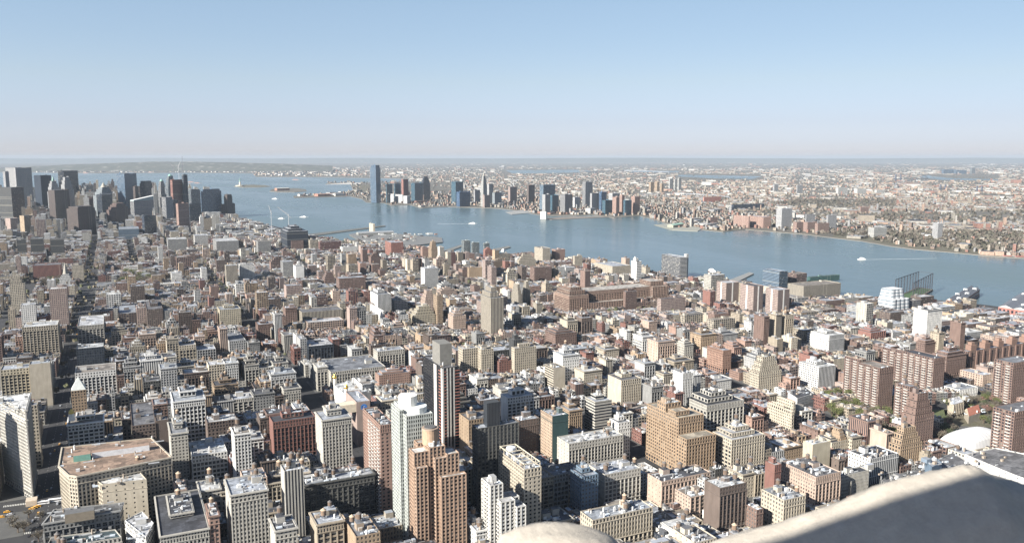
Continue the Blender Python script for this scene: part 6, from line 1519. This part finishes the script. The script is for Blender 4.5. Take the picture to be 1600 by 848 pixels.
# crossings painted on the junction
zb = Acc()
for (px, py), n, dx, dy, ww, ll in (((5, 792), 16, 1.3, -.1, .6, 4), ((10, 838), 14, 1.3, -.1, .6, 4), ((44, 800), 8, .1, 1.3, 4, .6)):
    x, y = G(px, py)
    for k in range(n): zb.add([(x + dx * k, y + dy * k, .008), (x + dx * k + ww, y + dy * k, .008), (x + dx * k + ww, y + dy * k + ll, .008), (x + dx * k, y + dy * k + ll, .008)], (.55, .55, .52))
for y in range(700, 2200, 9):
    for xx in (-76.5, -70, -63.5): zb.add([(xx, y, .008), (xx + .15, y, .008), (xx + .15, y + 3, .008), (xx, y + 3, .008)], (.5, .5, .48))
tag(zb.build('road_markings', [MT]), kind='structure')
# ---------------------------------------------------------------- the stone parapet at the camera
from mathutils import noise as mnoise
MST, nt_, p_ = mat('limestone')
tc = N(nt_, 'ShaderNodeTexCoord'); n1 = N(nt_, 'ShaderNodeTexNoise'); n1.inputs['Scale'].default_value = 26; n1.inputs['Detail'].default_value = 8; n1.inputs['Roughness'].default_value = .7
n2 = N(nt_, 'ShaderNodeTexNoise'); n2.inputs['Scale'].default_value = 5; n2.inputs['Detail'].default_value = 4
nt_.links.new(tc.outputs['Object'], n1.inputs[0]); nt_.links.new(tc.outputs['Object'], n2.inputs[0])
c1 = MIX(nt_, n1.outputs[0], (.26, .235, .2), (.46, .42, .36)); m2 = N(nt_, 'ShaderNodeMapRange'); m2.inputs[1].default_value = .62; m2.inputs[2].default_value = .78; nt_.links.new(n2.outputs[0], m2.inputs[0])
nt_.links.new(MIX(nt_, m2.outputs[0], c1, (.4, .38, .36)), p_.inputs['Base Color']); p_.inputs['Roughness'].default_value = .95
bp = N(nt_, 'ShaderNodeBump'); bp.inputs['Strength'].default_value = .7; bp.inputs['Distance'].default_value = .01; nt_.links.new(n1.outputs[0], bp.inputs['Height']); nt_.links.new(bp.outputs[0], p_.inputs['Normal'])
RV = np.array([math.cos(YAW), -math.sin(YAW), 0.]); FV = np.array([math.sin(YAW), math.cos(YAW), 0.]); UZ = np.array([0, 0, 1.]); CAM = np.array([0, 0, H])
def at_depth(px, py, D):
    cp, sp = math.cos(PIT), math.sin(PIT); a = (px - 800) / F; b = -(py - 424) / F; fw = cp + b * sp; dz = -sp + b * cp; t_ = D / fw
    return CAM + RV * a * t_ + FV * D + UZ * dz * t_
par_root = empty('stone_parapet', *(CAM + FV * 2.4 - UZ * 2), label='weathered limestone parapet with rounded and sloping coping at the bottom of the view', cat='parapet')
def coping(pts, D, prof, n=90):
    xs = np.array([p[0] for p in pts], float); ys = np.array([p[1] for p in pts], float)
    s = np.linspace(0, 1, n); k = np.linspace(0, 1, len(pts)); X = np.interp(s, k, xs); Y = np.interp(s, k, ys)
    for _ in range(3): Y[1:-1] = (Y[:-2] + 2 * Y[1:-1] + Y[2:]) / 4
    R = []
    for i in range(n):
        c = at_depth(X[i], Y[i], D); row = []
        for f_, z_ in prof:
            p = c + FV * f_ + UZ * z_; q = Vector(p * 9); d = mnoise.noise(q) * .003 + mnoise.noise(q * 4) * .0022 + mnoise.noise(q * 11) * .002; row.append(p + UZ * d + FV * d)
        R.append(row)
    me = bpy.data.meshes.new('coping'); m = len(prof); V = [tuple(v - np.array(par_root.location)) for r in R for v in r]
    Fc = [(i * m + j, i * m + j + 1, (i + 1) * m + j + 1, (i + 1) * m + j) for i in range(n - 1) for j in range(m - 1)]
    Fc += [tuple(range(m - 1, -1, -1)), tuple((n - 1) * m + j for j in range(m))]
    me.from_pydata(V, [], Fc); me.update()
    me.materials.append(MST); o = bpy.data.objects.new('coping', me); COL.objects.link(o); o.parent = par_root
    for p in me.polygons: p.use_smooth = len(p.vertices) == 4
    return o
def dense(prof, k=5):
    out = []
    for (a, b), (c, d) in zip(prof, prof[1:]):
        for i in range(k): out.append((a + (c - a) * i / k, b + (d - b) * i / k))
    out.append(prof[-1]); return out
PROF = dense([(.42, -1.3), (.4, -.7), (.3, -.3), (.2, -.16), (.1, -.062), (.04, -.018), (0, 0), (-.08, -.008), (-.2, -.07), (-.35, -.2), (-.5, -.35), (-.6, -.55), (-.64, -.9), (-.65, -1.3)])
left_c = coping([(768, 900), (774, 851), (783, 835), (812, 822), (840, 816.5), (866, 815), (890, 816), (914, 820), (948, 832), (966, 845), (975, 870), (980, 900)], 2.3, PROF, 60)
right_c = coping([(1040, 905), (1080, 866), (1122, 842), (1159, 831), (1222, 817), (1264, 800), (1327, 779), (1380, 756), (1453, 739), (1500, 727), (1518, 726), (1532, 731), (1547, 739), (1600, 757), (1660, 778), (1720, 800)], 2.3, PROF, 110)
# solid wall below the coping, deck and the wall that shades the coping
def cbox(name, r0, r1, f0, f1, z0, z1, parent=par_root, zr=None):
    zr = zr or (z1, z1); P = [(r0, f0), (r1, f0), (r1, f1), (r0, f1)]; V = []
    for z in (0, 1):
        for i, (r_, f_) in enumerate(P): V.append(tuple(CAM + RV * r_ + FV * f_ + UZ * (z0 if z == 0 else (zr[0] if i in (0, 3) else zr[1])) - np.array(parent.location if parent else (0, 0, 0))))
    me = bpy.data.meshes.new(name); me.from_pydata(V, [], [(3, 2, 1, 0), (4, 5, 6, 7), (0, 1, 5, 4), (1, 2, 6, 5), (2, 3, 7, 6), (3, 0, 4, 7)]); me.update(); me.materials.append(MST)
    o = bpy.data.objects.new(name, me); COL.objects.link(o); o.parent = parent; return o
cbox('parapet_wall', -6, 7, 1.75, 2.68, -3.2, -1.66)
Sr = SD.x * RV[0] + SD.y * RV[1]; Sf = SD.x * FV[0] + SD.y * FV[1]; Sz = SD.z
from mathutils.bvhtree import BVHTree
bv = BVHTree.FromPolygons([v.co + Vector(par_root.location) for v in right_c.data.vertices], [tuple(p.vertices) for p in right_c.data.polygons])
def on_coping(px, py):
    d = at_depth(px, py, 1.0) - CAM; r = bv.ray_cast(Vector(CAM), Vector(d)); return np.array(r[0]) - CAM
A_, B_ = on_coping(1195, 846), on_coping(1463, 757); print('AB', A_, B_)
def lift(p, f_target):
    r_, f_, z_ = p @ RV, p @ FV, p[2]; t_ = (f_target - f_) / Sf; return r_ + Sr * t_, z_ + Sz * t_
ra, za = lift(A_, -.35); rb, zb_ = lift(B_, -.35); sl_ = (zb_ - za) / (rb - ra); print('shade wall', ra, za, rb, zb_)
dw = empty('observation_deck', *(CAM - UZ * 3.2 - FV * 6), label='observation deck floor and sloping stone wall behind the viewer', cat='deck')
r0_, r1_ = ra - .33, rb + 1.3
cbox('added_shade_wall', r0_, r1_, -.75, -.35, -3., za, dw, (za + sl_ * (r0_ - ra), za + sl_ * (r1_ - ra)))  # unseen wall added, its sloped top shaped to cast the coping's shade
cbox('deck_floor', -6, 7, -14, 1.74, -3.6, -3.0, dw)
cbox('shaft', -6, 7, -14, 2.66, -H + .0, -3.62, dw)
# ---------------------------------------------------------------- haze over the whole plain
HZ = 2.3e-5
me = bpy.data.meshes.new('haze'); x0, x1, y0, y1, z0, z1 = -44000, 69000, -2500, 74000, -4, 420
me.from_pydata([(x0, y0, z0), (x1, y0, z0), (x1, y1, z0), (x0, y1, z0), (x0, y0, z1), (x1, y0, z1), (x1, y1, z1), (x0, y1, z1)], [], [(3, 2, 1, 0), (4, 5, 6, 7), (0, 1, 5, 4), (1, 2, 6, 5), (2, 3, 7, 6), (3, 0, 4, 7)])
hm = bpy.data.materials.new('haze'); hm.use_nodes = True; hn = hm.node_tree; hn.nodes.remove(hn.nodes['Principled BSDF']); pv = hn.nodes.new('ShaderNodeVolumePrincipled')
pv.inputs['Color'].default_value = (.51, .59, .68, 1); pv.inputs['Density'].default_value = HZ; pv.inputs['Anisotropy'].default_value = .0
hn.links.new(pv.outputs[0], hn.nodes['Material Output'].inputs['Volume']); me.materials.append(hm); ho = bpy.data.objects.new('haze', me); COL.objects.link(ho); ho['kind'] = 'stuff'
print('N objects', len(bpy.data.objects), 'windows', N_WIN)
